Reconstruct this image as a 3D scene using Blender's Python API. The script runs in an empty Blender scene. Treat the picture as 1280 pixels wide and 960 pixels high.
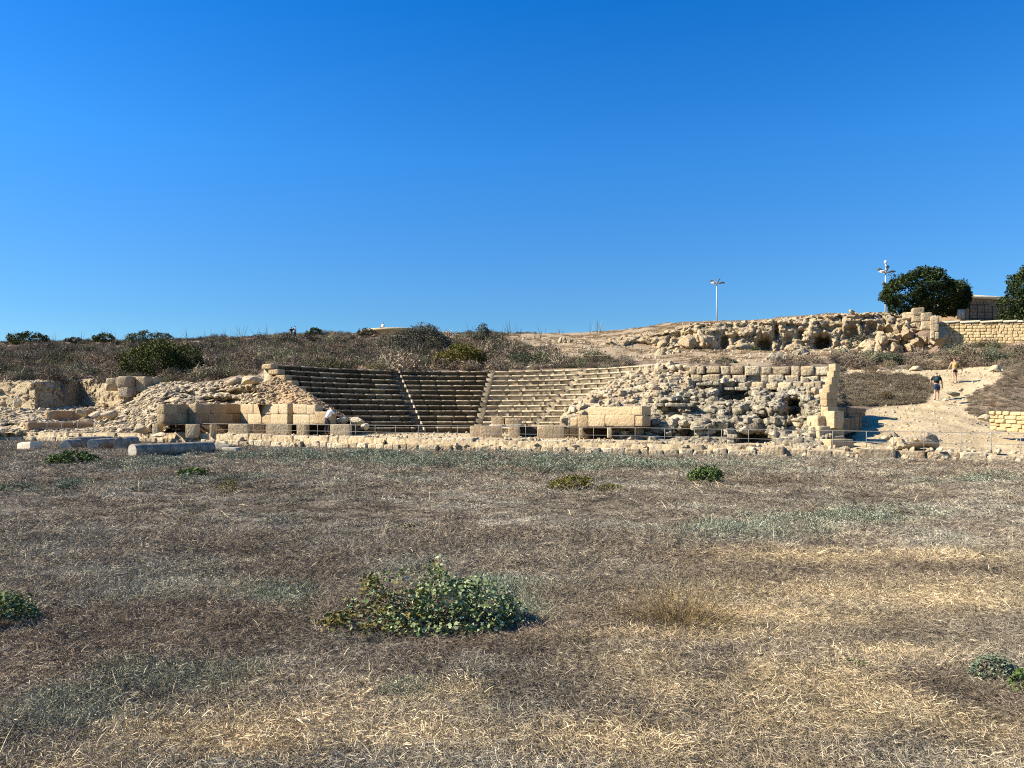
import bpy, math, numpy as np
from mathutils import Vector, Matrix
R = math.radians
C = bpy.context.scene.collection
SC = bpy.context.scene
# ---------------- camera, sky, sun, exposure ----------------
F, H0, EYE = 950.0, 522.0, 1.6
cam_d = bpy.data.cameras.new('camera'); cam = bpy.data.objects.new('camera', cam_d); C.objects.link(cam)
cam.location = (0, 0, EYE); cam.rotation_euler = (R(90), 0, 0)
cam_d.sensor_width = 36; cam_d.lens = F/1280*36; cam_d.shift_y = (H0-480)/1280
cam_d.clip_start = .1; cam_d.clip_end = 5000
SC.camera = cam
SUN_EL = 38.0; sx, sy = -0.999, -0.035
AZ = math.atan2(sx, sy)
w = bpy.data.worlds.new('World'); SC.world = w; w.use_nodes = True
nt = w.node_tree; nt.nodes.clear()
sky = nt.nodes.new('ShaderNodeTexSky'); sky.sky_type = 'NISHITA'; sky.sun_disc = False
sky.sun_elevation = R(SUN_EL); sky.sun_rotation = AZ; sky.altitude = 0
sky.air_density = 1.0; sky.dust_density = 0.05; sky.ozone_density = 3.2
hs = nt.nodes.new('ShaderNodeHueSaturation'); hs.inputs['Saturation'].default_value = 1.42; hs.inputs['Value'].default_value = 1.12*2
bg = nt.nodes.new('ShaderNodeBackground'); bg.inputs['Strength'].default_value = 0.074
wo = nt.nodes.new('ShaderNodeOutputWorld')
tcw = nt.nodes.new('ShaderNodeTexCoord'); spw = nt.nodes.new('ShaderNodeSeparateXYZ'); rpw = nt.nodes.new('ShaderNodeValToRGB'); mxw = nt.nodes.new('ShaderNodeMix'); mxw.data_type = 'RGBA'; mxw.blend_type = 'MULTIPLY'; mxw.inputs[0].default_value = 1
nt.links.new(tcw.outputs['Generated'], spw.inputs[0]); nt.links.new(spw.outputs['Z'], rpw.inputs['Fac'])
ew = rpw.color_ramp.elements; ew[0].position = .08; ew[0].color = (.24, .31, .37, 1); ew[1].position = .55; ew[1].color = (.9, .44, .56, 1)
for p_, c_ in ((.127, (.265, .33, .385)), (.32, (.55, .475, .535))): k_ = ew.new(p_); k_.color = (*c_, 1)
nt.links.new(sky.outputs[0], hs.inputs['Color']); nt.links.new(hs.outputs[0], mxw.inputs[6]); nt.links.new(rpw.outputs[0], mxw.inputs[7]); nt.links.new(mxw.outputs[2], bg.inputs['Color']); nt.links.new(bg.outputs[0], wo.inputs[0])
sl = bpy.data.lights.new('sun', 'SUN'); sl.energy = 5.0; sl.angle = R(.5); sl.color = (1, .92, .77)
so = bpy.data.objects.new('sun', sl); C.objects.link(so); so.location = (-30, 0, 40)
sv = Vector((sx*math.cos(R(SUN_EL)), sy*math.cos(R(SUN_EL)), math.sin(R(SUN_EL))))
so.rotation_euler = sv.to_track_quat('Z', 'Y').to_euler()
SC.cycles.pixel_filter_type = 'BLACKMAN_HARRIS'; SC.cycles.filter_width = 1.1; SC.cycles.use_denoising = False
SC.view_settings.view_transform = 'Standard'; SC.view_settings.look = 'None'
SC.view_settings.exposure = 1.12; SC.view_settings.gamma = 1; SC.view_settings.use_curve_mapping = False

rng = np.random.default_rng(7)
# ---------------- noise ----------------
def _h(ix, iy, iz, s=0):
    n = (ix*374761393 + iy*668265263 + iz*2147483647 + s*1274126177).astype(np.int64) & 0xffffffff
    n = ((n ^ (n >> 13))*1274126177) & 0xffffffff
    n = ((n ^ (n >> 16))*2246822519) & 0xffffffff
    n = n ^ (n >> 15)
    return (n & 0xffffff)/float(0xffffff)
def vnoise(p, s=0):
    p = np.asarray(p, float); i = np.floor(p).astype(np.int64); f = p-i; f = f*f*(3-2*f)
    r = 0
    for dx in (0, 1):
        for dy in (0, 1):
            for dz in (0, 1):
                wgt = (f[:, 0] if dx else 1-f[:, 0])*(f[:, 1] if dy else 1-f[:, 1])*(f[:, 2] if dz else 1-f[:, 2])
                r = r+wgt*_h(i[:, 0]+dx, i[:, 1]+dy, i[:, 2]+dz, s)
    return r
def fbm(p, o=4, s=0):
    p = np.asarray(p, float); a, r, t = 1., 0, 0
    for k in range(o): r = r+a*vnoise(p*(2**k)+k*17.3, s+k); t += a; a *= .5
    return r/t
def worley(p, s=0):                       # nearest feature distance and cell id
    p = np.asarray(p, float); i = np.floor(p).astype(np.int64); best = np.full(len(p), 9.); b2 = np.full(len(p), 9.); idv = np.zeros(len(p))
    for dx in (-1, 0, 1):
        for dy in (-1, 0, 1):
            for dz in (-1, 0, 1):
                c = i+np.array([dx, dy, dz])
                q = c+np.stack([_h(c[:, 0], c[:, 1], c[:, 2], s+k) for k in (1, 2, 3)], 1)
                d = np.linalg.norm(p-q, axis=1); m = d < best
                b2 = np.where(m, best, np.minimum(b2, d)); idv = np.where(m, _h(c[:, 0], c[:, 1], c[:, 2], s+9), idv); best = np.where(m, d, best)
    return best, b2, idv
def sstep(a, b, x):
    t = np.clip((x-a)/(b-a), 0, 1); return t*t*(3-2*t)
# ---------------- px helpers: a point of the photo at a distance ----------------
def PX(px, d): return (px-640)/F*d
def PZ(y, d): return EYE+(H0-y)/F*d
def P(px, d, y): return np.array([PX(px, d), d, PZ(y, d)])
def V(px, d, z): return np.array([PX(px, d), d, z])
# ---------------- mesh builder ----------------
class MB:
    def __init__(s): s.v = []; s.q = []; s.t = []; s.a = []; s.n = 0
    def add(s, v, q=None, t=None, tint=.5):
        v = np.asarray(v, np.float32).reshape(-1, 3)
        if q is not None and len(q): s.q.append(np.asarray(q, np.int32).reshape(-1, 4)+s.n)
        if t is not None and len(t): s.t.append(np.asarray(t, np.int32).reshape(-1, 3)+s.n)
        s.v.append(v); s.a.append(np.broadcast_to(np.asarray(tint, np.float32), (len(v),))); s.n += len(v)
    def mesh(s, name, mat=None, smooth=False):
        me = bpy.data.meshes.new(name)
        v = np.concatenate(s.v); q = np.concatenate(s.q) if s.q else np.zeros((0, 4), np.int32); t = np.concatenate(s.t) if s.t else np.zeros((0, 3), np.int32)
        me.vertices.add(len(v)); me.vertices.foreach_set('co', v.ravel())
        me.loops.add(q.size+t.size); me.loops.foreach_set('vertex_index', np.concatenate([q.ravel(), t.ravel()]))
        me.polygons.add(len(q)+len(t))
        st = np.concatenate([np.arange(len(q))*4, q.size+np.arange(len(t))*3]).astype(np.int32)
        me.polygons.foreach_set('loop_start', st)
        me.update(calc_edges=True); me.validate()
        if smooth: me.polygons.foreach_set('use_smooth', np.ones(len(me.polygons), bool))
        at = me.attributes.new('tint', 'FLOAT', 'POINT'); at.data.foreach_set('value', np.concatenate(s.a))
        if mat: me.materials.append(mat)
        return me
    def build(s, name, mat, parent=None, smooth=False):
        o = bpy.data.objects.new(name, s.mesh(name, mat, smooth)); C.objects.link(o)
        if parent is not None:
            o.parent = parent; o.matrix_parent_inverse = Matrix.Translation(parent.location).inverted() if parent.rotation_euler.z == 0 else Matrix()
        return o
def tag(o, label=None, cat=None, group=None, kind=None):
    if label: o['label'] = label
    if cat: o['category'] = cat
    if group: o['group'] = group
    if kind: o['kind'] = kind
    return o
def thing(name, label, cat, loc=(0, 0, 0), group=None, rz=0):
    o = bpy.data.objects.new(name, None); C.objects.link(o); o.empty_display_size = .2
    o.location = [float(a) for a in loc]; o.rotation_euler = (0, 0, rz); return tag(o, label, cat, group)
# ---------------- stone templates ----------------
def subcube(n, g=None):
    if g is None: g = np.linspace(-1, 1, n+1)
    n = len(g)-1; vs = {}; V_ = []; Q = []
    def vid(p):
        k = tuple(np.round(p, 4))
        if k not in vs: vs[k] = len(V_); V_.append(p)
        return vs[k]
    for ax in range(3):
        for sg in (-1, 1):
            for i in range(n):
                for j in range(n):
                    c = []
                    for (a, b) in ((0, 0), (1, 0), (1, 1), (0, 1)):
                        p = np.zeros(3); p[ax] = sg; p[(ax+1) % 3] = g[i+a]; p[(ax+2) % 3] = g[j+b]; c.append(vid(p))
                    Q.append(c if sg > 0 else c[::-1])
    return np.array(V_), np.array(Q)
def stone_tmpl(n, p, amp, seed):
    v, q = subcube(n)
    r = (np.abs(v)**p).sum(1)**(1/p)
    v = v/r[:, None]
    d = fbm(v*1.3+seed*7.7, 3, seed)-.5
    d2 = np.stack([fbm(v*.9+seed*3.1+k*11, 2, seed+k)-.5 for k in range(3)], 1)
    return v*(1+amp*1.2*d)[:, None]+d2*amp*.9, q
def chipped(n, cuts, lo, hi, amp, seed, p=2.6):
    v, q = subcube(n); r_ = np.random.default_rng(seed); v = v/((np.abs(v)**p).sum(1)**(1/p))[:, None]*1.15
    for k in range(cuts):
        u = r_.normal(size=3); u /= np.linalg.norm(u); d = r_.uniform(lo, hi)*(np.abs(u).sum()**.35); e = v@u-d; v = v-np.maximum(e, 0)[:, None]*u
    return v+np.stack([fbm(v*2+seed+9*k, 2, seed+k)-.5 for k in range(3)], 1)*amp, q
def squared(amp, seed, ed=.9, chips=3):
    v, q = subcube(0, np.array([-1, -ed, -.35, .35, ed, 1.])); r_ = np.random.default_rng(seed)
    cn = (np.abs(v) > .95).sum(1); sf = (1-ed)*.5; v = v*np.where(cn == 3, 1-sf*.9, np.where(cn == 2, 1-sf*.5, 1.))[:, None]
    for k in range(chips):
        u = r_.choice([-1, 1], 3)*r_.uniform(.3, 1, 3); u /= np.linalg.norm(u); d = np.abs(u).sum()*r_.uniform(.84, .95); e = v@u-d; v = v-np.maximum(e, 0)[:, None]*u
    return v+np.stack([fbm(v*1.6+seed+9*k, 3, seed+k)-.5 for k in range(3)], 1)*amp, q
RUB = [chipped(4, 13, .50, .82, .06, 100+k, 3.2) for k in range(16)]       # rough angular rubble
BLK = [squared(.03, 140+k, .95, 2) for k in range(10)]                       # squared blocks
WRN = [squared(.26, 170+k, .82, 6) for k in range(12)]               # eroded blocks
MID = [squared(.15, 190+k, .86, 4) for k in range(12)]               # rough squared blocks
ROC = [chipped(7, 16, .55, .95, .12, 200+k, 3.5) for k in range(10)] # boulders
def rotz(a):
    a = np.asarray(a, float); z = np.zeros_like(a); o = z+1
    return np.stack([np.stack([np.cos(a), -np.sin(a), z], -1), np.stack([np.sin(a), np.cos(a), z], -1), np.stack([z, z, o], -1)], -2)
def randrot(n, amt, r):
    ax = r.normal(size=(n, 3)); ax /= np.linalg.norm(ax, axis=1)[:, None]; an = r.uniform(-amt, amt, n)
    K = np.zeros((n, 3, 3)); K[:, 0, 1] = -ax[:, 2]; K[:, 0, 2] = ax[:, 1]; K[:, 1, 0] = ax[:, 2]; K[:, 1, 2] = -ax[:, 0]; K[:, 2, 0] = -ax[:, 1]; K[:, 2, 1] = ax[:, 0]
    I = np.eye(3)[None]
    return I+np.sin(an)[:, None, None]*K+(1-np.cos(an))[:, None, None]*(K@K)
def place(mb, T, c, S, Rm, tint, r):
    """stones: templates T at centres c with half sizes S and rotations Rm"""
    c = np.atleast_2d(c); n = len(c); S = np.broadcast_to(np.asarray(S, float), (n, 3)); tint = np.broadcast_to(tint, (n,))
    k = r.integers(0, len(T), n)
    fl = r.choice([-1, 1], (n, 1))
    for j in range(len(T)):
        m = np.where(k == j)[0]
        if not len(m): continue
        v, q = T[j]; nv = len(v)
        vv = np.einsum('nij,nvj->nvi', Rm[m], v[None]*S[m][:, None, :])+c[m][:, None, :]
        qq = (q[None]+(np.arange(len(m))*nv)[:, None, None])
        mb.add(vv.reshape(-1, 3), qq.reshape(-1, 4), tint=np.repeat(tint[m], nv))
def box(mb, c, s, rz=0, tint=.5, bev=0):
    c = np.asarray(c, float); s = np.asarray(s, float)/2
    v, q = subcube(1); v = (v*s)@rotz(rz).T+c; mb.add(v, q, tint=tint)
def tube(mb, pts, rad, n=8, tint=.5, cap=True):
    pts = np.asarray(pts, float); m = len(pts); rad = np.broadcast_to(rad, (m,))
    tg = np.gradient(pts, axis=0); tg /= np.linalg.norm(tg, axis=1)[:, None]
    up = np.array([0, 0, 1.]) if abs(tg[0, 2]) < .9 else np.array([1., 0, 0])
    a = np.cross(tg, up); a /= np.linalg.norm(a, axis=1)[:, None]; b = np.cross(tg, a)
    th = np.arange(n)/n*2*np.pi
    v = pts[:, None]+rad[:, None, None]*(np.cos(th)[None, :, None]*a[:, None]+np.sin(th)[None, :, None]*b[:, None])
    i = np.arange(m-1)[:, None]*n; j = np.arange(n)[None]; k = (j+1) % n
    q = np.stack([i+j, i+k, i+n+k, i+n+j], -1).reshape(-1, 4)
    v = v.reshape(-1, 3); t = []
    if cap:
        nv = len(v); v = np.concatenate([v, pts[:1], pts[-1:]])
        for j2 in range(n): t += [[nv, (j2+1) % n, j2], [nv+1, (m-1)*n+j2, (m-1)*n+(j2+1) % n]]
    mb.add(v, q, t, tint)
# ---------------- materials ----------------
class NT:
    def __init__(s, name):
        s.m = bpy.data.materials.new(name); s.m.use_nodes = True; s.t = s.m.node_tree; s.b = s.t.nodes['Principled BSDF']
        s.b.inputs['Roughness'].default_value = .92
        s.b.inputs['Specular IOR Level'].default_value = .2
    def n(s, ty, **k):
        o = s.t.nodes.new(ty)
        for a, b in k.items(): setattr(o, a, b)
        return o
    def l(s, a, b): s.t.links.new(a, b)
    def co(s, sc=1.0, obj=False):
        if not hasattr(s, '_g'):
            g = s.n('ShaderNodeNewGeometry'); s._g = g
        return s._g.outputs['Position']
    def noise(s, sc, det=4, rough=.6, vec=None, dist=0):
        x = s.n('ShaderNodeTexNoise'); x.inputs['Scale'].default_value = sc; x.inputs['Detail'].default_value = det; x.inputs['Roughness'].default_value = rough; x.inputs['Distortion'].default_value = dist
        s.l(vec if vec is not None else s.co(), x.inputs['Vector']); return x.outputs['Fac']
    def voro(s, sc, feat='F1', vec=None):
        x = s.n('ShaderNodeTexVoronoi', feature=feat); x.inputs['Scale'].default_value = sc; s.l(vec if vec is not None else s.co(), x.inputs['Vector']); return x
    def ramp(s, fac, st):
        x = s.n('ShaderNodeValToRGB'); e = x.color_ramp.elements
        while len(e) > 1: e.remove(e[-1])
        e[0].position = st[0][0]; e[0].color = (*c3(st[0][1]), 1)
        for p, c in st[1:]: k = e.new(p); k.color = (*c3(c), 1)
        s.l(fac, x.inputs['Fac']); return x.outputs['Color']
    def mix(s, f, a, b, mode='MIX'):
        x = s.n('ShaderNodeMix', data_type='RGBA', blend_type=mode)
        for v, k in ((f, 0), (a, 6), (b, 7)):
            if hasattr(v, 'links'): s.l(v, x.inputs[k])
            elif k == 0: x.inputs[0].default_value = v
            else: x.inputs[k].default_value = (*c3(v), 1)
        return x.outputs[2]
    def attr(s, name, inst=False):
        x = s.n('ShaderNodeAttribute'); x.attribute_name = name
        if inst: x.attribute_type = 'INSTANCER'
        return x
    def math(s, op, a, b=0.):
        x = s.n('ShaderNodeMath', operation=op)
        for v, k in ((a, 0), (b, 1)):
            if hasattr(v, 'links'): s.l(v, x.inputs[k])
            else: x.inputs[k].default_value = v
        return x.outputs[0]
    def color(s, c): s.l(c, s.b.inputs['Base Color']) if hasattr(c, 'links') else setattr(s.b.inputs['Base Color'], 'default_value', (*c3(c), 1))
    def bump(s, h, dist, strength=1.0):
        x = s.n('ShaderNodeBump'); x.inputs['Distance'].default_value = dist; x.inputs['Strength'].default_value = strength
        s.l(h, x.inputs['Height']); s.l(x.outputs[0], s.b.inputs['Normal'])
def c3(c): return (c, c, c) if isinstance(c, (int, float)) else c
def limestone(name, lo, mid, hi, stain=(.10, .085, .065), st_lo=.52, st_hi=.68, st_amt=.6, bump=.05, pit=True, iron=.25):
    m = NT(name)
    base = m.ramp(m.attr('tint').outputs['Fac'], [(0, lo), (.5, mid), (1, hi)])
    n1 = m.noise(1.7, 5, .65); base = m.mix(m.ramp(n1, [(.35, 0.), (.7, 1.)]), base, m.mix(.5, base, hi), 'MIX')
    rust = m.ramp(m.noise(.9, 4, .6), [(.56, 0.), (.7, 1.)])
    base = m.mix(m.math('MULTIPLY', rust, iron), base, (.42, .22, .09))
    sp = m.ramp(m.noise(5.5, 6, .75), [(st_lo, 0.), (st_hi, 1.)])
    base = m.mix(m.math('MULTIPLY', sp, st_amt), base, stain)
    fine = m.noise(22, 3, .7); base = m.mix(.35, base, m.ramp(fine, [(.3, .35), (.65, 1.)]), 'MULTIPLY')
    m.color(m.mix(1., base, (1.0, .965, .86), 'MULTIPLY'))
    h = m.noise(7, 7, .75)
    if pit:
        v = m.voro(9); h = m.math('ADD', h, m.math('MULTIPLY', v.outputs['Distance'], .6))
    m.bump(h, bump); return m.m
M = {}
M['ashlar'] = limestone('worn_ashlar_limestone', (.34, .235, .135), (.50, .38, .235), (.64, .53, .37), st_lo=.52, st_hi=.68, st_amt=.5, bump=.035)
M['rubble'] = limestone('rubble_limestone', (.20, .155, .11), (.45, .355, .24), (.66, .57, .43), st_lo=.48, st_hi=.64, st_amt=.6, bump=.05)
M['greyrub'] = limestone('grey_weathered_rubble', (.15, .132, .104), (.35, .305, .235), (.56, .505, .40), stain=(.055, .05, .042), st_lo=.46, st_hi=.60, st_amt=.7, bump=.06, iron=.15)
M['brownrub'] = limestone('brown_earthy_rubble', (.28, .18, .10), (.42, .29, .17), (.55, .42, .27), st_lo=.55, st_hi=.7, st_amt=.4, bump=.05)
M['cliff'] = limestone('cliff_limestone', (.40, .30, .19), (.52, .41, .27), (.62, .52, .37), stain=(.10, .08, .055), st_lo=.52, st_hi=.66, st_amt=.5, bump=.14, iron=.25)
M['coping'] = limestone('pale_coping_stone', (.58, .50, .38), (.64, .57, .45), (.7, .63, .52), st_amt=.2, bump=.02)
M['newwall'] = limestone('yellow_rebuilt_masonry', (.46, .32, .17), (.56, .42, .24), (.66, .53, .34), st_lo=.6, st_hi=.75, st_amt=.3, bump=.05)
M['recess'] = limestone('shade_dark_recess_masonry', (.07, .05, .035), (.11, .08, .055), (.16, .12, .08), st_amt=.5, bump=.05)  # shade of the openings put into a near-black stone colour
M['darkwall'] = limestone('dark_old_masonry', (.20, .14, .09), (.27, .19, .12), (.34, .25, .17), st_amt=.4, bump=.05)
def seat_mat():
    m = NT('lichen_and_shade_seat_stone')  # tint carries painted shade as well as lichen and wear
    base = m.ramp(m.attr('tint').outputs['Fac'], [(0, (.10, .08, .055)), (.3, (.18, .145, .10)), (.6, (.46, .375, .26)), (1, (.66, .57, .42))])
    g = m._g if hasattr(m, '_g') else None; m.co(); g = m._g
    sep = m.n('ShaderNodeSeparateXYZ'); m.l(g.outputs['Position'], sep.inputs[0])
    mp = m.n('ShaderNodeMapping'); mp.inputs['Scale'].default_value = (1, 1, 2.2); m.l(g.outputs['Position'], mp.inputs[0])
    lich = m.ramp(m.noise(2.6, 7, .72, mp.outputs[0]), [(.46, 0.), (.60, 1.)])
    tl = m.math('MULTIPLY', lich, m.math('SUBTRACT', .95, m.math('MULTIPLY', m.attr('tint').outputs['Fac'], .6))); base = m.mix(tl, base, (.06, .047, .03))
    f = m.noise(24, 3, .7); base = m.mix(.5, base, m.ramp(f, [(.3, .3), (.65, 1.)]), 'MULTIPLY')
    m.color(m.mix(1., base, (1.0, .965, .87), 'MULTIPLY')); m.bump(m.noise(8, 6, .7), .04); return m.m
M['seat'] = seat_mat()
def granite():
    m = NT('grey_column_granite')
    b = m.ramp(m.attr('tint').outputs['Fac'], [(0, (.125, .108, .078)), (.5, (.25, .215, .155)), (1, (.68, .60, .46))])
    b = m.mix(m.ramp(m.noise(3.2, 5, .7), [(.42, 0.), (.62, .75)]), b, (.46, .40, .31)); b = m.mix(m.ramp(m.noise(5.5, 6, .7), [(.55, 0.), (.68, .7)]), b, (.07, .065, .055))
    b = m.mix(.4, b, m.ramp(m.noise(40, 3, .7), [(.3, .3), (.7, 1.)]), 'MULTIPLY')
    m.color(b); m.bump(m.noise(14, 5, .7), .015); m.b.inputs['Roughness'].default_value = .75; return m.m
M['granite'] = granite()
def leafmat(name, st, rough=.7, trans=0.):
    m = NT(name); m.color(m.ramp(m.attr('tint').outputs['Fac'], st)); m.b.inputs['Roughness'].default_value = rough
    m.b.inputs['Specular IOR Level'].default_value = .12; return m.m
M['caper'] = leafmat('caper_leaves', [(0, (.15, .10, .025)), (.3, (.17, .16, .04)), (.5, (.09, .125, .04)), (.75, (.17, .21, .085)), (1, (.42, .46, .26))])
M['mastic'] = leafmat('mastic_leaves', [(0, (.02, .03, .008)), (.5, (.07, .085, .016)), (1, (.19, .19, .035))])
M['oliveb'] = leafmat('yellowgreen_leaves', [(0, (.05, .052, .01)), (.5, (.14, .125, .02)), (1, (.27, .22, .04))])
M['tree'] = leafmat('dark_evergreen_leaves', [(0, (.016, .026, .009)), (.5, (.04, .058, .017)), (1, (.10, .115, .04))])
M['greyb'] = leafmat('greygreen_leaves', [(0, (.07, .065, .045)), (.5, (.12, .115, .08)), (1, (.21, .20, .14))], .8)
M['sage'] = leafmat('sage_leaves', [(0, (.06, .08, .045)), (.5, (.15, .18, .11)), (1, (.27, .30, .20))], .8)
M['drybush'] = leafmat('dry_yellow_stems', [(0, (.10, .065, .028)), (.5, (.24, .165, .07)), (1, (.42, .32, .16))], .8)
M['green'] = leafmat('fresh_green_leaves', [(0, (.05, .08, .02)), (.5, (.10, .15, .04)), (1, (.19, .22, .06))])
M['bark'] = leafmat('bark', [(0, (.07, .05, .035)), (1, (.16, .12, .085))], .9)
def simple(name, c, rough=.6, metal=0):
    m = NT(name); m.co(); f = m.noise(30, 3); m.color(m.mix(.25, c, m.ramp(f, [(.3, .5), (.7, 1.)]), 'MULTIPLY')); m.b.inputs['Roughness'].default_value = rough; m.b.inputs['Metallic'].default_value = metal; return m.m
M['rail'] = simple('galvanised_rail', (.30, .28, .24), .7)
M['pole'] = simple('lamp_pole_grey', (.42, .47, .50), .5)
M['lamp'] = simple('lamp_head_dark', (.10, .13, .16), .4)
M['lampw'] = simple('lamp_head_white', (.75, .77, .78), .4)
M['gate'] = simple('dark_gate_iron', (.05, .04, .035), .6)
# plant cover instanced as stuff: colour of the clump comes with the instance
def cover(name):
    m = NT(name); ic = m.attr('icol', True); t = m.attr('tint')
    f = m.ramp(t.outputs['Fac'], [(0, .30), (.5, .85), (1, 1.6)])
    m.color(m.mix(1., m.mix(1., ic.outputs['Color'], f, 'MULTIPLY'), (1.2, 1.17, 1.07), 'MULTIPLY')); m.b.inputs['Roughness'].default_value = .85; m.b.inputs['Specular IOR Level'].default_value = .1
    return m.m
M['cover'] = cover('dry_plant_matter')
# ---------------- ground ----------------
WX = [-300, 0, 205, 400, 500, 640, 800, 960, 1040, 1280, 1700]
WY = [549.5, 551.5, 555, 560.5, 564, 567, 569.5, 571.5, 573, 578, 586]
WZX = [-300, 0, 400, 640, 800, 960, 1040, 1280, 1700]
WZ = [.62, .6, .6, .56, .50, .38, .32, .26, .2]
def dw(px): return EYE*F/(np.interp(px, WX, WY)-H0)
def floorz(px): return np.interp(px, WZX, WZ)
CX, CY, RR0, RUN, ROWS = -3.17, 43.0, 7.3, .58, 12
RISE = .372; BZ = .6; TOPR = RR0+RUN*(ROWS-1)
A0, A1 = R(-63), R(69)
def dback(px):
    px = np.asarray(px, float)
    k = (px-640)/F                       # far hit of the ray with a circle round the orchestra
    a = k*k+1; b = -2*(k*CX+CY); c = CX*CX+CY*CY-14.15**2
    D = b*b-4*a*c; far = (-b+np.sqrt(np.maximum(D, 0)))/(2*a)
    base = np.interp(px, [-400, 0, 150, 345, 830, 860, 1040, 1049], [62, 61, 63, 56, 50, 45.6, 42.6, 42.6])
    base = base+4.2*np.exp(-((px-104)/16.)**4)
    r = np.where((px > 345) & (px < 828), np.maximum(far, np.where(px < 500, 50, 46)), base)
    return np.where(px > 1049, dw(px)+.5, r)
HK = {
 -400: [(62, 480), (80, 455), (110, 430), (130, 432)],
 0: [(60, 486), (62, 479), (80, 456), (100, 437), (112, 429), (125, 431)],
 150: [(59, 488), (61, 481), (63, 478), (80, 455), (100, 436), (112, 427), (125, 429)],
 250: [(54, 487), (57.5, 483), (60, 479), (64, 475), (80, 453), (100, 434), (112, 425), (125, 427)],
 345: [(50, 478), (53, 470), (56, 463), (75, 447), (95, 430), (112, 421), (125, 423)],
 480: [(58, 464), (75, 448), (95, 430), (110, 415), (125, 417)],
 560: [(58.5, 464), (75, 447), (95, 428), (108, 418), (125, 421)],
 640: [(58.5, 464), (68, 452), (90, 425), (110, 418.5), (125, 422)],
 720: [(57.5, 464), (65, 452), (72, 441), (90, 425), (110, 416.5), (125, 419)],
 800: [(54, 463), (62, 455), (72, 444), (80, 432), (95, 416), (110, 409), (125, 412)],
 855: [(46, 470), (52, 459), (57, 454.5), (66, 447), (76, 438), (81, 434), (82.5, 410), (95, 405), (110, 404), (125, 406)],
 950: [(43, 490), (50, 470), (55, 458), (60, 450), (74, 440), (81, 438), (82.5, 404), (100, 400), (110, 400)],
 1040: [(43, 500), (48, 482), (54, 464), (60, 450), (74, 438), (81, 436), (82.5, 397), (100, 393), (110, 392.5)],
 1050: [(30, 566), (34, 552), (40, 540), (43.5, 509), (45, 507), (54, 466), (58, 463), (66, 448), (75, 440), (81, 437), (82.5, 395), (110, 392)],
 1100: [(30, 570), (36, 546), (42, 520), (46, 506), (54, 466), (58, 463), (66, 447), (76, 438), (81, 436), (82.5, 396), (100, 393)],
 1165: [(28.5, 572), (34, 555), (42, 522), (46, 502), (51, 475), (54, 466), (58, 462), (66, 445), (74, 432), (75, 432), (76, 408), (100, 395)],
 1200: [(28, 573), (34, 556), (42, 522), (47, 497), (50, 474), (54, 465), (58, 461), (65, 437), (67.6, 432), (69, 406), (74, 404), (110, 396)],
 1250: [(28, 574), (34, 558), (40, 536), (43, 512), (48, 480), (53, 462), (58, 452), (64.5, 434), (66.2, 432), (67.5, 406), (74, 404), (110, 396)],
 1350: [(27.5, 575), (34, 556), (38, 536), (43, 505), (48, 475), (53, 458), (58, 450), (61.5, 434), (63, 430), (64.5, 406), (74, 404), (110, 396)],
 2000: [(20, 590), (34, 566), (38, 546), (43, 505), (48, 475), (53, 458), (58, 450), (66, 434), (67.6, 430), (69, 406), (74, 404), (110, 396)],
}
HKX = np.array(sorted(HK))
def hillz(px, d):
    px = np.asarray(px, float); d = np.asarray(d, float); cols = []
    for k in HKX:
        kn = HK[k]; dd = [a for a, b in kn]; zz = [PZ(b, a) for a, b in kn]
        dl, zl = dd[-1], zz[-1]
        dd = dd+[dl+25, 260, 1500]; zz = zz+[zl-.4, 4, 3]
        cols.append(np.interp(d, dd, zz))
    cols = np.array(cols); i = np.clip(np.searchsorted(HKX, px)-1, 0, len(HKX)-2)
    t = np.clip((px-HKX[i])/(HKX[i+1]-HKX[i]), 0, 1)
    ar = np.arange(len(px)); return cols[i, ar]*(1-t)+cols[i+1, ar]*t
def groundz(px, d, rough=True):
    px = np.atleast_1d(np.asarray(px, float)); d = np.atleast_1d(np.asarray(d, float)); px, d = np.broadcast_arrays(px, d)
    x = PX(px, d); p3 = np.stack([x, d, x*0], 1)
    W = dw(px); DB = dback(px)
    field = (fbm(p3*.35, 3, 5)-.5)*.10+(fbm(p3*1.6, 3, 8)-.5)*.05
    fl = floorz(px)+(fbm(p3*.8, 3, 9)-.5)*.06
    hz = hillz(px, np.maximum(d, DB))+((fbm(p3*.22, 3, 11)-.5)*.7*sstep(50, 75, d)+(fbm(p3*.9, 4, 12)-.5)*.28 if rough else 0)
    z = np.where(d < W+.3, field, np.where(d < DB, fl, hz))
    return z
def pip(poly, x, y):
    poly = np.array(poly, float); c = np.zeros(np.shape(x), bool); j = len(poly)-1
    for i in range(len(poly)):
        xi, yi = poly[i]; xj, yj = poly[j]
        c ^= ((yi > y) != (yj > y)) & (x < (xj-xi)*(y-yi)/(yj-yi+1e-9)+xi); j = i
    return c
SAND = [[(1030, 590), (1075, 528), (1090, 507), (1130, 509), (1150, 503), (1172, 484), (1150, 469), (1050, 469), (1050, 462), (1150, 463), (1245, 459), (1262, 465), (1218, 488), (1204, 515), (1236, 528), (1300, 540), (1330, 600)],
        [(612, 421), (700, 414), (860, 400), (872, 437), (1045, 437), (1045, 447), (935, 458), (720, 449), (680, 440), (640, 428)],
        [(862, 396), (1190, 380), (1190, 400), (862, 412)]]
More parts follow.
